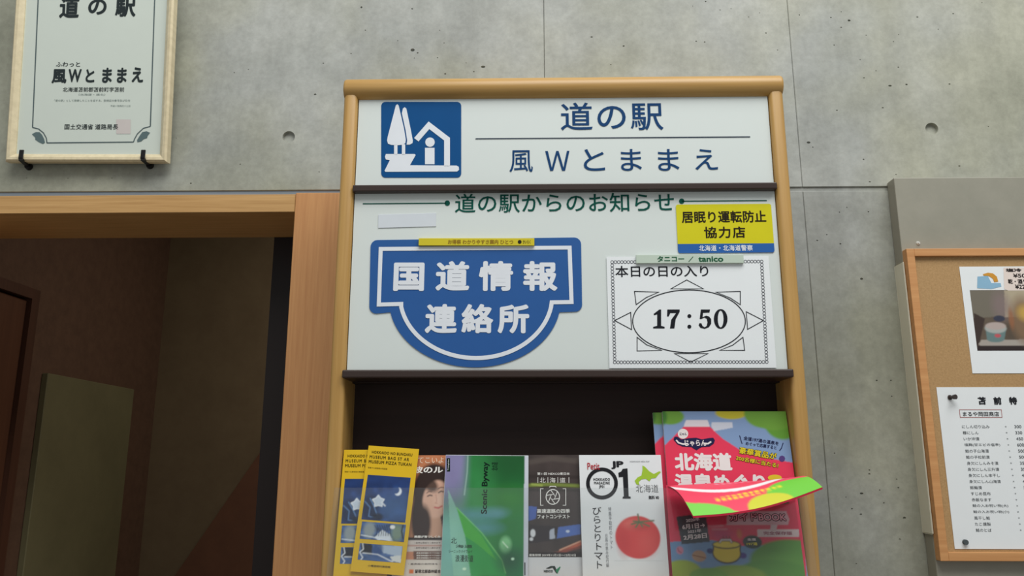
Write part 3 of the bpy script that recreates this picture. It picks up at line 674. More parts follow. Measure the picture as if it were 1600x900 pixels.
# dark contest leaflet
z7 = Z(3.215, 800, 620)
fc = bframe([(819, 711), (907.5, 711), (911, 900), (819, 900)], -.001)
y0 = to_floor(fc); cl = fc.sheet('contest_leaflet', flat((206, 208, 212), .45), .001, y0=y0)
p = Print(fc, -fc.w/2, fc.w/2, fc.loc(865, 870.5)[1], fc.h, .0009, base=(62, 52, 50))
p.noise(.25, 9)
p.stroke(z7((80, 330), (200, 310), (345, 325)), 8, (90, 80, 74), .6); p.stroke(z7((80, 400), (345, 405)), 5, (48, 38, 36), .8)
p.stroke(z7((80, 445), (180, 440), (345, 448)), 5, (120, 136, 60), .9); p.stroke(z7((100, 440), (150, 445)), 3, (150, 166, 80)); p.stroke(z7((80, 468), (345, 470)), 4, (40, 34, 28), .8)
p.poly(z7((60, 548), (125, 552), (120, 612), (60, 632)), (72, 96, 166)); p.poly(z7((232, 655), (345, 640), (345, 690), (225, 712)), (76, 104, 172)); p.poly(z7((60, 640), (230, 650), (220, 720), (60, 740)), (44, 36, 40))
p.ell(*z7((105, 685))[0], 4, 6, (210, 212, 216)); p.ell(*z7((97, 715))[0], 3, 2.5, (210, 212, 216)); p.poly(z7((190, 670), (212, 660), (216, 712), (188, 716)), (170, 176, 190)); p.ell(*z7((280, 676))[0], 3, 2, (190, 200, 220))
p.stroke(z7((230, 790), (345, 738)), 5, (196, 96, 70), .8); p.stroke(z7((200, 790), (345, 755)), 4, (120, 60, 50), .8); p.stroke(z7((240, 770), (345, 725)), 2, (230, 170, 140), .8)
p.poly(z7((60, 782), (360, 782), (360, 812), (60, 812)), (34, 28, 28))
p.build('printed_picture', cl)
s = Shape(fc, .0005)
s.text('第11回 NEXCO東日本', *z7((127, 380))[0], *z7((290, 393))[0], bold=.015)
for i, ch in enumerate('北海道'): s.text(ch, *z7((140+50*i, 406))[0], *z7((168+50*i, 432))[0])
for x in (130, 180, 230, 286): s.line(z7((x, 404), (x, 433)), .8)
s.text('高速道路の四季', *z7((125, 563))[0], *z7((291, 585))[0], bold=.025); s.text('フォトコンテスト', *z7((127, 592))[0], *z7((291, 612))[0], bold=.025)
s.text('募集期間 2019年11月1日〜12月31日', *z7((86, 789))[0], *z7((320, 802))[0], bold=.01)
s.cut(); s.line(z7((158, 462), (143, 462), (143, 545), (158, 545)), 1); s.cut(); s.line(z7((255, 462), (270, 462), (270, 545), (255, 545)), 1); s.cut(); s.line(z7((188, 455), (192, 450), (218, 450), (222, 455)), 1.2)
s.cut(); s.ring(*z7((205, 503))[0], 10.5, 11.5, 1.4)
for a in range(6):
    t = R(60*a+12); t2 = t+R(75); s.line(z7((205+33*math.cos(t), 503+35*math.sin(t)), (205+12*math.cos(t2), 503+13*math.sin(t2))), 1.1)
s.ring(*z7((205, 503))[0], 4, 4.4, 1, 6)
s.build('white_lettering', (224, 222, 218), cl)
s = Shape(fc, .0005); s.tess(z7((170, 862), (195, 850), (215, 850), (232, 886), (222, 886), (204, 858), (185, 864))); s.text('NEXCO', *z7((160, 870))[0], *z7((205, 882))[0], bold=.04); s.build('dark_mark', (24, 38, 36), cl)
s = Shape(fc, .0006); s.tess(z7((241, 852), (244, 856), (228, 888), (218, 872))); s.build('green_mark', (40, 130, 90), cl)
tag(cl, 'dark photo-contest leaflet with white aperture icon, left of the tomato magazine', 'leaflet')

# tomato magazine
fj = bframe([(906.7, 711), (1034.8, 711), (1043.5, 900), (908.2, 900)], .007)
y0 = to_floor(fj); jp = fj.sheet('tomato_magazine', flat((222, 224, 226), .4), .004, y0=y0, bevel=.0005)
c0 = fj.loc(*z7((632, 705))[0]); kk = fj.m_per_px(996, 840)
p = Print(fj, c0[0]-38*kk, c0[0]+38*kk, c0[1]-35*kk, c0[1]+40*kk, .0009, base=(222, 224, 226))
p.ell(*z7((632, 705))[0], 35.3, 32.4, (206, 62, 62), 1, .03); p.ell(*z7((600, 640))[0], 14, 8, (222, 110, 100), .6, .5); p.ell(*z7((680, 740))[0], 14, 16, (216, 86, 80), .5, .6); p.ell(*z7((560, 730))[0], 9, 18, (190, 48, 52), .6, .6); p.ell(*z7((640, 655))[0], 16, 5, (170, 50, 46), .5, .5)
for q in (((632, 590), (638, 625)), ((640, 628), (712, 622)), ((640, 630), (600, 640)), ((645, 630), (690, 650)), ((640, 628), (622, 655)), ((640, 628), (655, 652)), ((640, 628), (610, 625))): p.stroke(z7(*q), 2.4, (92, 104, 70))
p.build('printed_tomato', jp)
s = Shape(fj, .0006)
s.ring(*z7((452, 435))[0], 22, 22, 5.6, 48)
s.cut(); s.tess(z7((534, 382), (548, 376), (556, 362), (580, 360), (586, 500), (596, 502), (596, 511), (556, 511), (556, 503), (562, 500), (557, 402), (536, 404)))
s.text('JP', *z7((498, 323))[0], *z7((560, 363))[0], bold=.05)
s.text('HOKKAIDO\nMAGAZINE\nJP01', *z7((410, 408))[0], *z7((493, 462))[0], bold=.03, align='CENTER', sp=1.15)
s.text('北海道', *z7((622, 441))[0], *z7((735, 480))[0], bold=-.012); s.text('無料 ¥0', *z7((686, 496))[0], *z7((738, 515))[0], bold=.03)
s.text('\n'.join('びらとりトマト'), *z7((410, 553))[0], *z7((454, 862))[0], align='CENTER', bold=.0)
s.build('lettering', (34, 34, 38), jp)
s = Shape(fj, .0006); s.text('\n'.join('特集平取町のトマト'), *z7((488, 553))[0], *z7((503, 765))[0], align='CENTER'); s.text('\n'.join('日高の恵み紀行編'), *z7((470, 690))[0], *z7((484, 855))[0], align='CENTER'); s.text('HOKKAIDO AREA MAP', *z7((592, 322))[0], *z7((690, 329))[0]); s.build('grey_lettering', (120, 122, 126), jp)
s = Shape(fj, .0008); s.text('Petit', *z7((378, 332))[0], *z7((440, 366))[0], bold=.01); s.build('red_lettering', (176, 40, 50), jp)
s = Shape(fj, .0005); s.tess(z7((655, 345), (668, 352), (690, 375), (712, 388), (740, 374), (748, 378), (734, 392), (722, 408), (700, 410), (690, 425), (672, 412), (650, 415), (636, 428), (640, 442), (625, 440), (616, 422), (632, 404), (650, 396), (655, 370))); s.build('printed_map', (158, 190, 60), jp)
tag(jp, 'white magazine with a big red tomato and large black 01 on its cover', 'magazine')

# ---------------- hot-spring guide booklets
z6 = Z(5.626, 1020, 640)
PINK = (222, 52, 84); BLUE = (124, 150, 188); GRN = (104, 152, 52)
def cover_art(p, zf=z6):
    p.set(np.ones(p.X.shape), BLUE)
    p.poly(zf((-40, 290), (110, 310), (272, 150), (500, 150), (620, 260), (760, 350), (980, 420), (1300, 480), (1400, 2400), (-100, 2400)), PINK)
    p.poly(zf((292, 90), (480, 90), (502, 150), (270, 150)), (216, 208, 214)); p.poly(zf((515, 112), (700, 112), (705, 158), (540, 190), (515, 150)), (196, 200, 212))
    p.ell(*zf((150, 60))[0], 22, 13, GRN, 1, .1); p.ell(*zf((0, 60))[0], 22, 20, (60, 116, 40), 1, .1); p.ell(*zf((690, 30))[0], 25, 10, (184, 174, 40), 1, .1)
    p.ell(*zf((960, 40))[0], 28, 22, GRN, 1, .08); p.ell(*zf((1130, 120))[0], 27, 26, (92, 146, 46), 1, .08); p.ell(*zf((1060, 60))[0], 34, 22, GRN, 1, .08)
def booklet(fr, name, thick, ytop=None):
    y0 = to_floor(fr); o = fr.sheet(name, flat((208, 200, 196), .5), thick, y0=y0, y1=ytop, bevel=.0006)
    return o, y0
# the one leaning furthest back, seen as a sliver on the left
fq = bframe([(1023, 645), (1216, 643), (1236, 900), (1035, 900)], -.0125)
bk3, y0 = booklet(fq, 'hot_spring_guide', .003)
p = Print(fq, -fq.w/2, fq.w/2, y0, fq.h, .0012); cover_art(p, lambda *pts: [(x-18, y) for x, y in z6(*pts)]); p.build('printed_cover', bk3)
tag(bk3, 'pink and green hot-spring guide furthest back, only its left edge showing behind the others', 'booklet', 'hot-spring guide booklets at the right end of the pocket')
# the full standing copy
fa = bframe([(1039.8, 642.5), (1232.8, 643), (1256.8, 900), (1048, 900)], -.003)
bk, y0 = booklet(fa, 'hot_spring_guide', .008)
p = Print(fa, -fa.w/2, fa.w/2, y0, fa.h, .001); cover_art(p); p.build('printed_cover', bk)
WHT = (228, 222, 220)
s = Shape(fa, .0005); s.text('北海道', *z6((190, 380))[0], *z6((695, 538))[0], bold=.045); s.text('温泉めぐり', *z6((192, 562))[0], *z6((990, 720))[0], bold=.045)
s.ell(*z6((265, 213))[0], 46/5.626, 44/5.626, 24); s.build('white_lettering', WHT, bk)
NV = (32, 34, 72)
s = Shape(fa, .0007)
blob = [(182, 265), (190, 240), (215, 238), (250, 262), (320, 252), (380, 248), (430, 262), (500, 250), (530, 248), (545, 270), (535, 300), (500, 325), (430, 330), (410, 340), (385, 358), (360, 345), (340, 330), (260, 325), (215, 305)]
s.tess(z6(*blob)); s.text('にゃん', *z6((236, 203))[0], *z6((296, 228))[0], bold=.03); s.build('logo_shape', NV, bk)
s = Shape(fa, .0009); s.line(z6((205, 268), (225, 292), (265, 304), (310, 300)), 2.4); s.cut(); s.line(z6((450, 298), (485, 300), (512, 282)), 2.4); s.text('じゃらん', *z6((280, 268))[0], *z6((470, 322))[0], bold=.03); s.build('logo_lettering', WHT, bk)
s = Shape(fa, .0006)
s.text('全道197湯の温泉を', 0, 0, 0, 0, quad=z6((800, 232), (1108, 282), (1104, 316), (796, 266)), bold=.02); s.text('めぐって応募すると', 0, 0, 0, 0, quad=z6((818, 280), (1090, 320), (1086, 352), (814, 312)), bold=.02)
s.line(z6((762, 228), (784, 302)), 1.3); s.cut(); s.line(z6((1145, 292), (1130, 340), (1112, 362)), 1.3)
s.build('navy_lettering', NV, bk)
for zz, bo, nm, cc in ((.0007, .085, 'lettering_outline', (46, 32, 34)), (.0010, .015, 'yellow_lettering', (226, 206, 44))):
    s = Shape(fa, zz); g = 3 if bo > .05 else 0
    s.text('豪華賞品が', 0, 0, 0, 0, quad=z6((764-g, 328-g), (1090+g, 386-g), (1082+g, 444+g), (756-g, 386+g)), bold=bo); s.text('200名様に当たる!', 0, 0, 0, 0, quad=z6((734-g, 404-g), (1104+g, 474-g), (1098+g, 514+g), (728-g, 444+g)), bold=bo)
    s.build(nm, cc, bk)
s = Shape(fa, .0006); s.ell(*z6((1135, 432))[0], 5, 5, 8); s.build('purple_mark', (84, 62, 120), bk)
s = Shape(fa, .0006); s.ell(*z6((1072, 600))[0], 11, 5, 20); s.build('yellow_mark', (216, 190, 50), bk)
tag(bk, 'upright pink hot-spring guide with white title and snow-capped peak, above the folded-over copy', 'booklet', 'hot-spring guide booklets at the right end of the pocket')

# front copy: stands behind the pane, its upper half folded forward over the pane's edge
zq = Z(6.43, 1020, 760)
ff = bframe([(1043, 757), (1241, 757), (1256, 900), (1048, 900)], .010)
y0 = to_floor(ff); ytop = ff.h-.001
fk = ff.sheet('folded_hot_spring_guide', flat((196, 60, 76), .5), .004, y0=y0, y1=ytop, bevel=.0006)
p = Print(ff, -ff.w/2, ff.w/2, y0, ytop, .001, base=(206, 50, 78))
p.poly(zq((100, 560), (600, 540), (900, 600), (1100, 590), (1600, 560), (1600, 1200), (100, 1200)), (104, 138, 178))
p.ell(*zq((1400, 760))[0], 66, 34, (88, 142, 56), 1, .06); p.ell(*zq((1200, 900))[0], 60, 24, (78, 132, 50), 1, .08); p.ell(*zq((300, 860))[0], 30, 18, (140, 160, 50), 1, .08); p.ell(*zq((820, 910))[0], 50, 18, (116, 148, 50), 1, .08); p.ell(*zq((560, 900))[0], 30, 12, (100, 146, 52), 1, .08)
p.poly(zq((235, 305), (530, 265), (572, 556), (290, 582)), (52, 58, 64))
p.poly(zq((1095, 108), (1370, 100), (1366, 176), (1100, 184)), (60, 78, 52)); p.poly(zq((740, 330), (760, 250), (1340, 250), (1372, 330), (1360, 388), (742, 386)), (196, 150, 156)); p.poly(zq((1050, 430), (1470, 430), (1470, 505), (1050, 505)), (206, 186, 186))
p.poly(zq((1180, 385), (1250, 385), (1240, 450), (1185, 450)), (196, 176, 178)); p.ell(*zq((870, 480))[0], 4, 7, (196, 110, 60), .8, .4); p.ell(*zq((690, 480))[0], 16, 8, (170, 50, 100), .7, .5)
p.stroke(zq((560, 400), (700, 395)), 3, (206, 130, 140), .7); p.stroke(zq((600, 432), (740, 430)), 3, (206, 130, 140), .6)
p.ell(*zq((1000, 558))[0], 15, 10, (44, 56, 48), 1, .06); p.ell(*zq((465, 700))[0], 11, 8.5, (176, 140, 110), 1, .1); p.stroke(zq((400, 690), (530, 720)), 1.5, (120, 70, 40))
OUT = (44, 34, 36)
p.ell(*zq((575, 648))[0], 5, 4, (40, 50, 110)); p.ell(*zq((905, 695))[0], 6, 4.5, (70, 50, 130))
p.ell(*zq((742, 672))[0], 22.5, 15.6, OUT, 1, .04); p.poly(zq((604, 588), (884, 588), (884, 680), (604, 680)), OUT); p.ell(*zq((742, 670))[0], 20.6, 13.6, (206, 184, 46), 1, .04); p.poly(zq((616, 600), (872, 600), (872, 680), (614, 680)), (206, 184, 46))
p.ell(*zq((740, 586))[0], 22.5, 6.4, OUT, 1, .06); p.ell(*zq((740, 584))[0], 20.6, 4.8, (214, 194, 64), 1, .06); p.stroke(zq((672, 560), (690, 535), (780, 535), (790, 560)), 3.6, OUT); p.stroke(zq((672, 560), (690, 537), (780, 537), (790, 560)), 2, (216, 210, 210))
for x in (710, 740, 772): p.stroke(zq((x, 498), (x-6, 508), (x+4, 518)), 1, OUT)
p.ell(*zq((272, 642))[0], 5.5, 6, (200, 120, 140), .9, .2); p.stroke(zq((250, 620), (260, 650), (285, 665)), 1.1, (120, 30, 50))
p.noise(.04, 14); p.build('printed_cover', fk)
s = Shape(ff, .0005)
s.text('2020年', 0, 0, 0, 0, quad=zq((330, 325), (466, 308), (470, 345), (334, 364)), bold=.03); s.text('6月1日→', 0, 0, 0, 0, quad=zq((292, 385), (520, 362), (526, 415), (298, 436)), bold=.04); s.text('2021年', 0, 0, 0, 0, quad=zq((346, 440), (484, 424), (488, 460), (350, 474)), bold=.03); s.text('2月28日', 0, 0, 0, 0, quad=zq((304, 492), (540, 466), (546, 518), (310, 542)), bold=.04)
s.text('2020', *zq((1145, 118))[0], *zq((1322, 164))[0], bold=.05, sp=1.1); s.text('全道', *zq((946, 520))[0], *zq((1036, 545))[0], bold=.03)
s.text('めぐり', *zq((790, 150))[0], *zq((1020, 200))[0], bold=.05)
s.build('white_lettering', (216, 206, 206), fk)
s = Shape(ff, .0005); s.text('ガイドBOOK', *zq((764, 258))[0], *zq((1345, 356))[0], bold=.10); s.build('lettering_outline', (84, 22, 36), fk)
s = Shape(ff, .0008); s.text('ガイドBOOK', *zq((772, 266))[0], *zq((1336, 346))[0], bold=.01); s.build('pink_lettering', (232, 150, 164), fk)
s = Shape(ff, .0005); s.text('完全保存版', *zq((1110, 452))[0], *zq((1400, 488))[0], bold=.02); s.build('plum_lettering', (150, 80, 96), fk)
s = Shape(ff, .0005); s.text('197湯', *zq((942, 562))[0], *zq((1050, 594))[0], bold=.03); s.build('yellow_lettering', (206, 196, 60), fk)
# folded flap: bilinear sheet with a slight sag, in the world, then brought into the booklet's space
A = at(1043, 759, fpane.hit(1043, 762).y+.0); Bp = at(1240, 748, fpane.hit(1240, 762).y)
Cc = at(1083, 806, -.115); Dd = at(1285, 761, -.092)
inv = ff.mat().inverted()
def flap_pt(a, b):      # a: left-right 0..1, b: rear-front 0..1
    P = A*(1-a)*(1-b)+Bp*a*(1-b)+Cc*(1-a)*b+Dd*a*b
    P += Vector((0, 0, 1))*(.010*math.sin(math.pi*b)*1.0 - .010*math.sin(math.pi*a)*b)
    return P
def sub(u0, u1, v0, v1): pass
NX, NY = 200, 100
class FlapArt:
    pass
C = np.zeros((NY, NX, 3)); Ag, Bg = np.meshgrid(np.linspace(0, 1, NX), np.linspace(0, 1, NY))
C[:] = lin((236, 74, 100))
def fset(m, rgb): C[m] = lin(rgb)
fset((Bg > .72+.25*Ag*3.2-.0) & (Ag < .5), (126, 208, 84)); fset(((Ag-.02)**2/.09+(Bg-1.02)**2/.07) < 1, (126, 208, 84))
fset(((Ag-.88)**2/.07+(Bg-.84)**2/.14) < 1, (116, 200, 70)); fset(((Ag-.6)**2/.03+(Bg-1.0)**2/.06) < 1, (206, 206, 60))
arc = ((Ag-.42)/.5)**2+((Bg+.1)/.62)**2; fset((arc > .82) & (arc < 1.12) & (Bg > .0), (240, 236, 238))
for i in range(12):
    x = .25+i*.045; fset((np.abs(Ag-x) < .014) & (np.abs(Bg-(.72-.15*(x-.25))) < .05) & (np.sin(Ag*330+i)+np.sin(Bg*80) > -.3), (238, 220, 60))
for i in range(9):
    x = .36+i*.05; fset((np.abs(Ag-x) < .012) & (np.abs(Bg-.14) < .06), (240, 150, 170))
for _ in range(2):
    c_ = np.pad(C, ((1, 1), (1, 1), (0, 0)), mode='edge'); c_ = (c_[:-2]+c_[1:-1]+c_[2:])/3; C = (c_[:, :-2]+c_[:, 1:-1]+c_[:, 2:])/3
V = [tuple(inv @ flap_pt(a, b)) for a, b in zip(Ag.ravel(), Bg.ravel())]
Fc = [[j*NX+i, (j+1)*NX+i, (j+1)*NX+i+1, j*NX+i+1] for j in range(NY-1) for i in range(NX-1)]
fl_o = mesh_obj('folded_cover', V, Fc, printed(), fk, True)
ca = fl_o.data.color_attributes.new('ink', 'FLOAT_COLOR', 'POINT'); c = np.ones((NX*NY, 4)); c[:, :3] = C.reshape(-1, 3); ca.data.foreach_set('color', c.ravel())
# page block under the flap
vv = []; ff_ = []
n1, n2 = 14, 6
for layer in (.0006, .0032):
    for j in range(n2+1):
        for i in range(n1+1):
            vv.append(tuple(inv @ (flap_pt(i/n1, j/n2)-Vector((0, 0, layer)))))
W1 = n1+1; NN = W1*(n2+1)
for j in range(n2):
    for i in range(n1):
        q = [j*W1+i, j*W1+i+1, (j+1)*W1+i+1, (j+1)*W1+i]; ff_.append(q); ff_.append([k2+NN for k2 in q][::-1])
rim = [i for i in range(W1)]+[j*W1+n1 for j in range(1, n2+1)]+[n2*W1+i for i in range(n1-1, -1, -1)]+[j*W1 for j in range(n2-1, 0, -1)]
for a_, b_ in zip(rim, rim[1:]+rim[:1]): ff_.append([a_, a_+NN, b_+NN, b_])
mesh_obj('folded_pages', vv, ff_, flat((190, 34, 62), .6), fk)
tag(fk, 'pink hot-spring guide behind the clear pane, its bright upper half folded forward over the pane', 'booklet', 'hot-spring guide booklets at the right end of the pocket')

# ------------------------------------------------------------------ framed certificate, upper left
LC = R(-7.4)
fx = Frame([(21.7, 0), (270, 0), (260, 252), (8.2, 252)], YW-.035, LC, (134, 252))
x0, x1 = -fx.w/2, fx.w/2; TOP = fx.h+.17
cert = empty('framed_certificate', None, fx.mat()); tag(cert, 'framed Japanese certificate in pale gold wood, leaning forward on two black hooks', 'picture')
gold = wood('pale_gold_moulding', (206, 192, 158), (222, 208, 174), 1, .32)
fwd_ = .0185
def moulding(p, q, inward):
    """one bevelled length of moulding between outer corners p and q (local), mitred"""
    p, q = Vector(p), Vector(q); d = (q-p).normalized(); nrm = Vector(inward)
    prof = [(0, -.022), (0, -.004), (.004, .0), (.010, -.001), (fwd_, -.009), (fwd_, -.022)]
    vs = []
    for P, sgn in ((p, 1), (q, -1)):
        for t, zz in prof: vs.append(tuple((P+nrm*t+d*(t*sgn)).to_3d()+Vector((0, 0, zz))))
    m = len(prof); fc = [[i, (i+1) % m, (i+1) % m+m, i+m] for i in range(m)]+[list(range(m))[::-1], [i+m for i in range(m)]]
    o = mesh_obj('frame_moulding', vs, fc, gold, cert)
    bm = bmesh.new(); bm.from_mesh(o.data); bmesh.ops.recalc_face_normals(bm, faces=bm.faces); bm.to_mesh(o.data); bm.free(); return o
moulding((x0, 0), (x1, 0), (0, 1)); moulding((x0, TOP), (x1, TOP), (0, -1)); moulding((x0, 0), (x0, TOP), (1, 0)); moulding((x1, 0), (x1, TOP), (-1, 0))
pap = box('certificate_paper', x0+.012, x1-.012, .012, TOP-.012, -.016, -.0125, flat((208, 216, 207), .5, 0, .3, .02), cert)
zc3 = Z(3, 0, 0)
s = Shape(fx, -.0120)
s.line(zc3((166, -60), (163, 0), (137, 590)), 1.8); s.cut(); s.line(zc3((717, -60), (713, 0), (693, 585)), 1.8); s.line(zc3((205, 663), (613, 659)), 1.8)
s.line(zc3((137, 590), (165, 597), (188, 615), (202, 640), (205, 664)), 1.6); s.line(zc3((693, 585), (660, 594), (632, 620), (618, 645), (613, 660)), 1.6)
s.build('printed_border', (86, 100, 102), cert)
s = Shape(fx, -.0119)
s.tess(zc3((134, 622), (152, 612), (170, 612), (182, 625), (192, 645), (196, 662), (186, 668), (168, 660), (150, 648), (150, 638)))
s.cut(); s.tess(zc3((692, 615), (675, 608), (655, 612), (642, 630), (630, 650), (632, 660), (650, 656), (662, 645), (678, 640), (680, 630)))
s.build('printed_leaf', (96, 114, 116), cert)
s = Shape(fx, -.0119)
for st, b in (('道', (265, -32, 358, 74)), ('の', (400, -16, 487, 58)), ('駅', (528, -30, 625, 68))): s.text(st, *zc3(b[:2])[0], *zc3(b[2:])[0], bold=.03)
for st, b in (('風', (228, 315, 298, 382)), ('W', (306, 315, 368, 377)), ('と', (388, 315, 430, 378)), ('ま', (466, 308, 512, 380)), ('ま', (536, 308, 582, 380)), ('え', (606, 306, 660, 378))): s.text(st, *zc3(b[:2])[0], *zc3(b[2:])[0], bold=.035)
s.text('ふわっと', *zc3((248, 281))[0], *zc3((362, 303))[0], bold=.01); s.text('北海道苫前郡苫前町字苫前', *zc3((280, 400))[0], *zc3((570, 422))[0], bold=.01)
s.text('国土交通省 道路局長', *zc3((288, 574))[0], *zc3((542, 600))[0], bold=.01)
s.build('lettering', (46, 54, 56), cert)
s = Shape(fx, -.0119); s.text('（北海道・道北）', *zc3((355, 430))[0], *zc3((480, 440))[0]); s.text('「道の駅」として登録したことを証する。登録証の番号及び日付', *zc3((240, 458))[0], *zc3((598, 468))[0]); s.text('平成十年四月十七日', *zc3((505, 484))[0], *zc3((598, 493))[0]); s.build('small_lettering', (110, 124, 122), cert)
s = Shape(fx, -.0120); s.rect(*zc3((532, 552))[0], *zc3((600, 620))[0]); s.build('red_seal', (206, 198, 194), cert)
# hooks
def hook(px, kx, ky, label):
    """a tab in front of the moulding, a bent arm running back under it, and a round foot on the wall"""
    K = at(kx, ky, YW); h = empty('picture_hook', K); M = flat((22, 22, 24), .4); tag(h, label, 'hook')
    b = fx.hit(px, 247)-K; yf = b.y-.0035; zt_ = (fx.hit(px, 235)-K).z
    box('tab', b.x-.0055, b.x+.0045, yf-.003, yf, b.z-.004, zt_, M, h, .0006, 1)
    vs = []
    for (x, y, z) in ((b.x-.004, yf-.003, b.z-.002), (-.005, -.004, .004)):
        vs += [(x, y, z), (x+.009, y, z), (x+.009, y, z-.006), (x, y, z-.006)]
    mesh_obj('arm', vs, [[0, 1, 2, 3][::-1], [4, 5, 6, 7], [0, 4, 5, 1][::-1], [1, 5, 6, 2][::-1], [2, 6, 7, 3][::-1], [3, 7, 4, 0][::-1]], M, h)
    bm = bmesh.new(); bmesh.ops.create_cone(bm, cap_ends=True, segments=20, radius1=.0085, radius2=.007, depth=.008, matrix=Matrix.Translation((0, -.004, 0)) @ Matrix.Rotation(R(90), 4, 'X'))
    me = bpy.data.meshes.new('knob'); bm.to_mesh(me); bm.free(); me.materials.append(M); link(bpy.data.objects.new('knob', me), h)
hook(35, 46, 261, 'black metal hook under the left corner of the framed certificate')
hook(225, 235, 259, 'black metal hook under the right corner of the framed certificate')

# ------------------------------------------------------------------ right: steel box with cork board
YBX = YW-.036
bx0 = (at(1385, 285, YW).x+at(1414.5, 560, YW).x)/2; bzt = at(1480, 277, YBX).z
bxo = tag(box('steel_box', bx0, bx0+.95, YBX, YW-.001, .75, bzt, M_metal, None, .002, 2), 'large grey steel box on the concrete wall behind the cork board', 'box')
def screw(px, py, Y, r=.0045):
    c = at(px, py, Y); bm = bmesh.new()
    bmesh.ops.create_cone(bm, cap_ends=True, segments=18, radius1=r, radius2=r*.8, depth=.002, matrix=Matrix.Translation((0, -.001, 0)) @ Matrix.Rotation(R(90), 4, 'X'))
    bmesh.ops.create_cone(bm, cap_ends=True, segments=14, radius1=r*.5, radius2=r*.4, depth=.003, matrix=Matrix.Translation((0, -.003, 0)) @ Matrix.Rotation(R(90), 4, 'X'))
    me = bpy.data.meshes.new('screw'); bm.to_mesh(me); bm.free(); me.materials.append(flat((206, 206, 200), .35, .2)); o = bpy.data.objects.new('screw', me); link(o, bxo); o.location = c
    return o
screw(1434.5, 380, YBX)
YK = YBX-.020
kx0 = (at(1416.5, 402, YK).x+at(1466.5, 836, YK).x)/2; kzt = at(1500, 388, YK).z; kzb = at(1500, 877, YK).z; kx1 = kx0+.9; fwk = .0165
board = empty('cork_board', (kx0+.45, YBX, kzb)); tag(board, 'cork notice board with light wooden frame on the steel box at right edge', 'notice board')
def kb(name, x0, x1, y0, y1, z0, z1, mat, bevel=.001):
    return box(name, x0-board.location.x, x1-board.location.x, y0-board.location.y, y1-board.location.y, z0-board.location.z, z1-board.location.z, mat, board, bevel, 2)
kb('frame_side', kx0, kx0+fwk, YK, YBX-.0005, kzb, kzt, M_cframe); kb('frame_side', kx1-fwk, kx1, YK, YBX-.0005, kzb, kzt, M_cframe)
kb('frame_rail', kx0+fwk, kx1-fwk, YK, YBX-.0005, kzt-fwk, kzt, M_cframe); kb('frame_rail', kx0+fwk, kx1-fwk, YK, YBX-.0005, kzb, kzb+fwk, M_cframe)
kb('cork_sheet', kx0+fwk, kx1-fwk, YK+.008, YBX-.0005, kzb+fwk, kzt-fwk, M_cork, 0)
YC = YK+.008
zs0, zs1 = at(1400, 410, YBX).z, at(1450, 835, YBX).z
es = tag(box('edge_strip', bx0-.003, kx0-.001, YBX-.006, YW, zs1, zs0, flat((216, 214, 196), .7), None, .002, 1), 'off-white strip along the left side of the cork board', 'strip')
# photo sheet
zp = Z(4.5, 1460, 400)
f1 = Frame([(1498.2, 417), (1600, 416), (1621, 583), (1519.5, 583.5)], YC-.001)
f1.ex = Vector((1, 0, 0)); f1.ey = Vector((0, 0, 1))
ps = f1.sheet('photo_sheet', M_paper, .0006, x1=-f1.w/2+.29)
p = Print(f1, f1.loc(*zp((275, 450))[0])[0], -f1.w/2+.27, f1.loc(1600, 547.8)[1], f1.loc(1600, 453)[1], .0012, base=(96, 84, 72))
p.noise(.3, 10)
p.poly(zp((248, 240), (490, 240), (495, 420), (270, 440)), (116, 110, 98)); p.poly(zp((490, 240), (1200, 240), (1200, 420), (495, 430)), (176, 164, 140)); p.ell(*zp((470, 350))[0], 14, 22, (134, 116, 116), .7, .5)
p.poly(zp((275, 400), (355, 440), (315, 620), (290, 640)), (64, 52, 48)); p.poly(zp((300, 630), (1200, 630), (1200, 700), (300, 700)), (50, 40, 40))
p.poly(zp((310, 620), (330, 590), (1200, 580), (1200, 630), (320, 630)), (166, 158, 150)); p.ell(*zp((630, 450))[0], 20, 36, (130, 104, 80), .9, .3); p.ell(*zp((640, 400))[0], 12, 12, (196, 160, 80), .9, .5)
p.poly(zp((360, 510), (505, 510), (492, 590), (372, 590)), (104, 128, 128)); p.ell(*zp((430, 585))[0], 13.6, 5, (104, 128, 128)); p.ell(*zp((430, 508))[0], 17, 8, (168, 172, 168)); p.ell(*zp((430, 492))[0], 16, 6, (180, 166, 160)); p.ell(*zp((445, 560))[0], 5, 3, (190, 90, 96)); p.ell(*zp((455, 440))[0], 9, 5, (60, 62, 78)); p.ell(*zp((540, 440))[0], 4, 16, (150, 100, 70), .8, .4)
p.build('printed_photo', ps)
s = Shape(f1, .0004); s.poly(zp((485, 82), (1000, 82), (1000, 240), (520, 243), (490, 232))); s.build('price_label', (228, 214, 206), ps)
s = Shape(f1, .0008); s.text('塩冷', *zp((500, 88))[0], *zp((612, 112))[0], bold=.04); s.text('¥50', *zp((552, 124))[0], *zp((640, 152))[0], bold=.02); s.text('乾・酒ケ', *zp((516, 162))[0], *zp((650, 196))[0], bold=.03); s.text('¥220', *zp((566, 200))[0], *zp((660, 232))[0], bold=.03); s.build('lettering', (50, 44, 44), ps)
s = Shape(f1, .0004); s.poly(zp((302, 145), (375, 140), (400, 190), (465, 190), (470, 215), (400, 232), (300, 226))); s.build('blue_drawing', (140, 180, 206), ps)
s = Shape(f1, .0006); s.tess(zp((340, 128), (375, 118), (410, 122), (438, 145), (448, 180), (420, 184), (410, 160), (385, 142), (345, 138))); s.build('orange_drawing', (206, 148, 62), ps)
tag(ps, 'white sheet with printed food photo and pink price label, high on the cork board', 'poster')
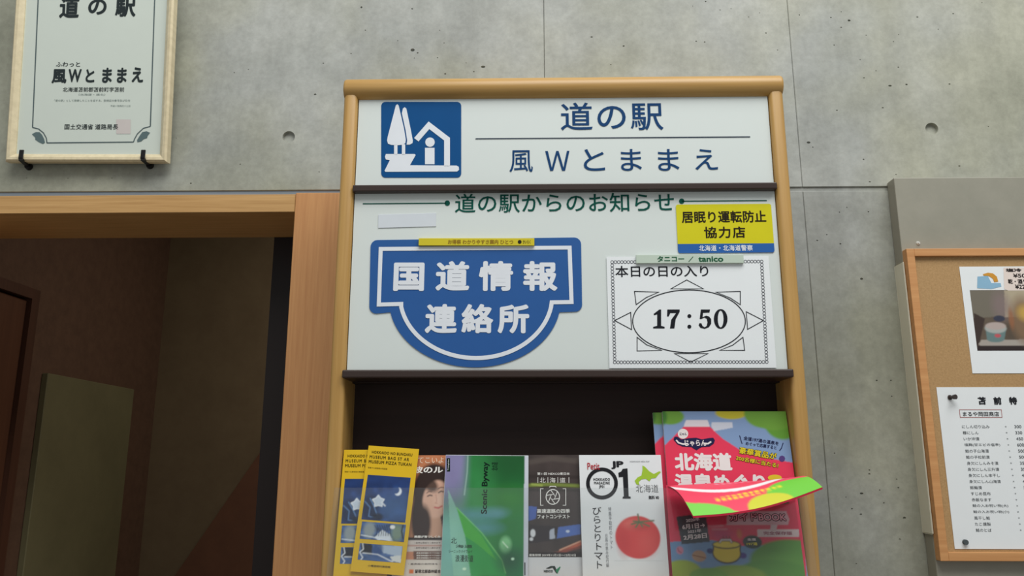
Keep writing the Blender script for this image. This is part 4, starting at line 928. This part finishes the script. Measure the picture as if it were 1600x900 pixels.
# price list
zl = Z(3.333, 1460, 600)
f2 = Frame([(1465, 605), (1600, 605), (1628, 858), (1490, 858)], YC-.001)
f2.ex = Vector((1, 0, 0)); f2.ey = Vector((0, 0, 1))
pl = f2.sheet('price_list', M_paper, .0006, x1=-f2.w/2+.297)
s = Shape(f2, .0004)
for i, ch in enumerate('苫前特'): s.text(ch, *zl((226+81*i, 67))[0], *zl((268+81*i, 108))[0], bold=.05)
for i, ch in enumerate('産品'): s.text(ch, *zl((226+81*(i+3), 67))[0], *zl((268+81*(i+3), 108))[0], bold=.05)
s.text('まるや岡田商店', *zl((148, 144))[0], *zl((336, 168))[0], bold=.01)
s.build('lettering', (36, 38, 42), pl)
rows = ['にしん切り込み 300', '糠にしん 330', 'いか沖漬 450', '塩麹(甘エビの塩辛) 600', '鮭の子山海漬 500', '鮭の子松前漬 500', '身欠にしんみそ漬 350', '身欠にしん三升漬 350', '身欠にしん本干し 420', '身欠にしん山海漬 400', '飯鮨漬 550', 'すじめ昆布 300', '赤飯なます 350', '鮭の入お祝い物(大) 1500', '鮭の入お祝い物(小) 1000', '風干し鮭 700', 'たこ燻製 500', '鮭のとば 600']
s = Shape(f2, .0004)
for i, rw in enumerate(rows):
    nm, pr_ = rw.split(' '); yy = 222+31.7*i; xx = 143+72*i/17; wdt = 20.5*len(nm)
    s.text(nm, *zl((xx, yy-8.5))[0], *zl((xx+min(wdt, 186), yy+9))[0], bold=.004)
    xs_ = 366+78*i/17; s.text('＊', *zl((xs_, yy-5))[0], *zl((xs_+10, yy+5))[0]); xp = 416+82*i/17; s.text(pr_, *zl((xp, yy-8))[0], *zl((xp+12*len(pr_), yy+8))[0], bold=.01)
s.build('list_lettering', (84, 88, 92), pl, kind='stuff')
s = Shape(f2, .0004); s.line(zl((130, 134), (348, 134), (352, 174), (134, 174)), .9, True); s.build('red_printed_box', (170, 110, 108), pl)
tag(pl, 'white price list with eighteen lines of small text, pinned low on the cork board', 'price list')
def pin(px, py, ln, rgb, label, tilt=(0, 0)):
    c = at(px, py, YC-.0012); bm = bmesh.new()
    for r1, r2, d, y in ((.0052, .0046, .0025, -.00125), (.003, .003, ln*.5, -.0025-ln*.25), (.0046, .005, ln*.4, -.0025-ln*.7)):
        bmesh.ops.create_cone(bm, cap_ends=True, segments=20, radius1=r1, radius2=r2, depth=d, matrix=Matrix.Translation((0, y, 0)) @ Matrix.Rotation(R(90), 4, 'X'))
    me = bpy.data.meshes.new('push_pin'); bm.to_mesh(me); bm.free(); me.materials.append(flat(rgb, .3)); o = bpy.data.objects.new('push_pin', me); col.objects.link(o); o.location = c; o.rotation_euler = (tilt[0], 0, tilt[1])
    tag(o, label, 'pin')
pin(1484, 621, .014, (62, 54, 52), 'dark brown push pin at the top left corner of the price list', (0, .3))
pin(1507.5, 847, .003, (78, 84, 86), 'flat grey pin at the bottom left corner of the price list')
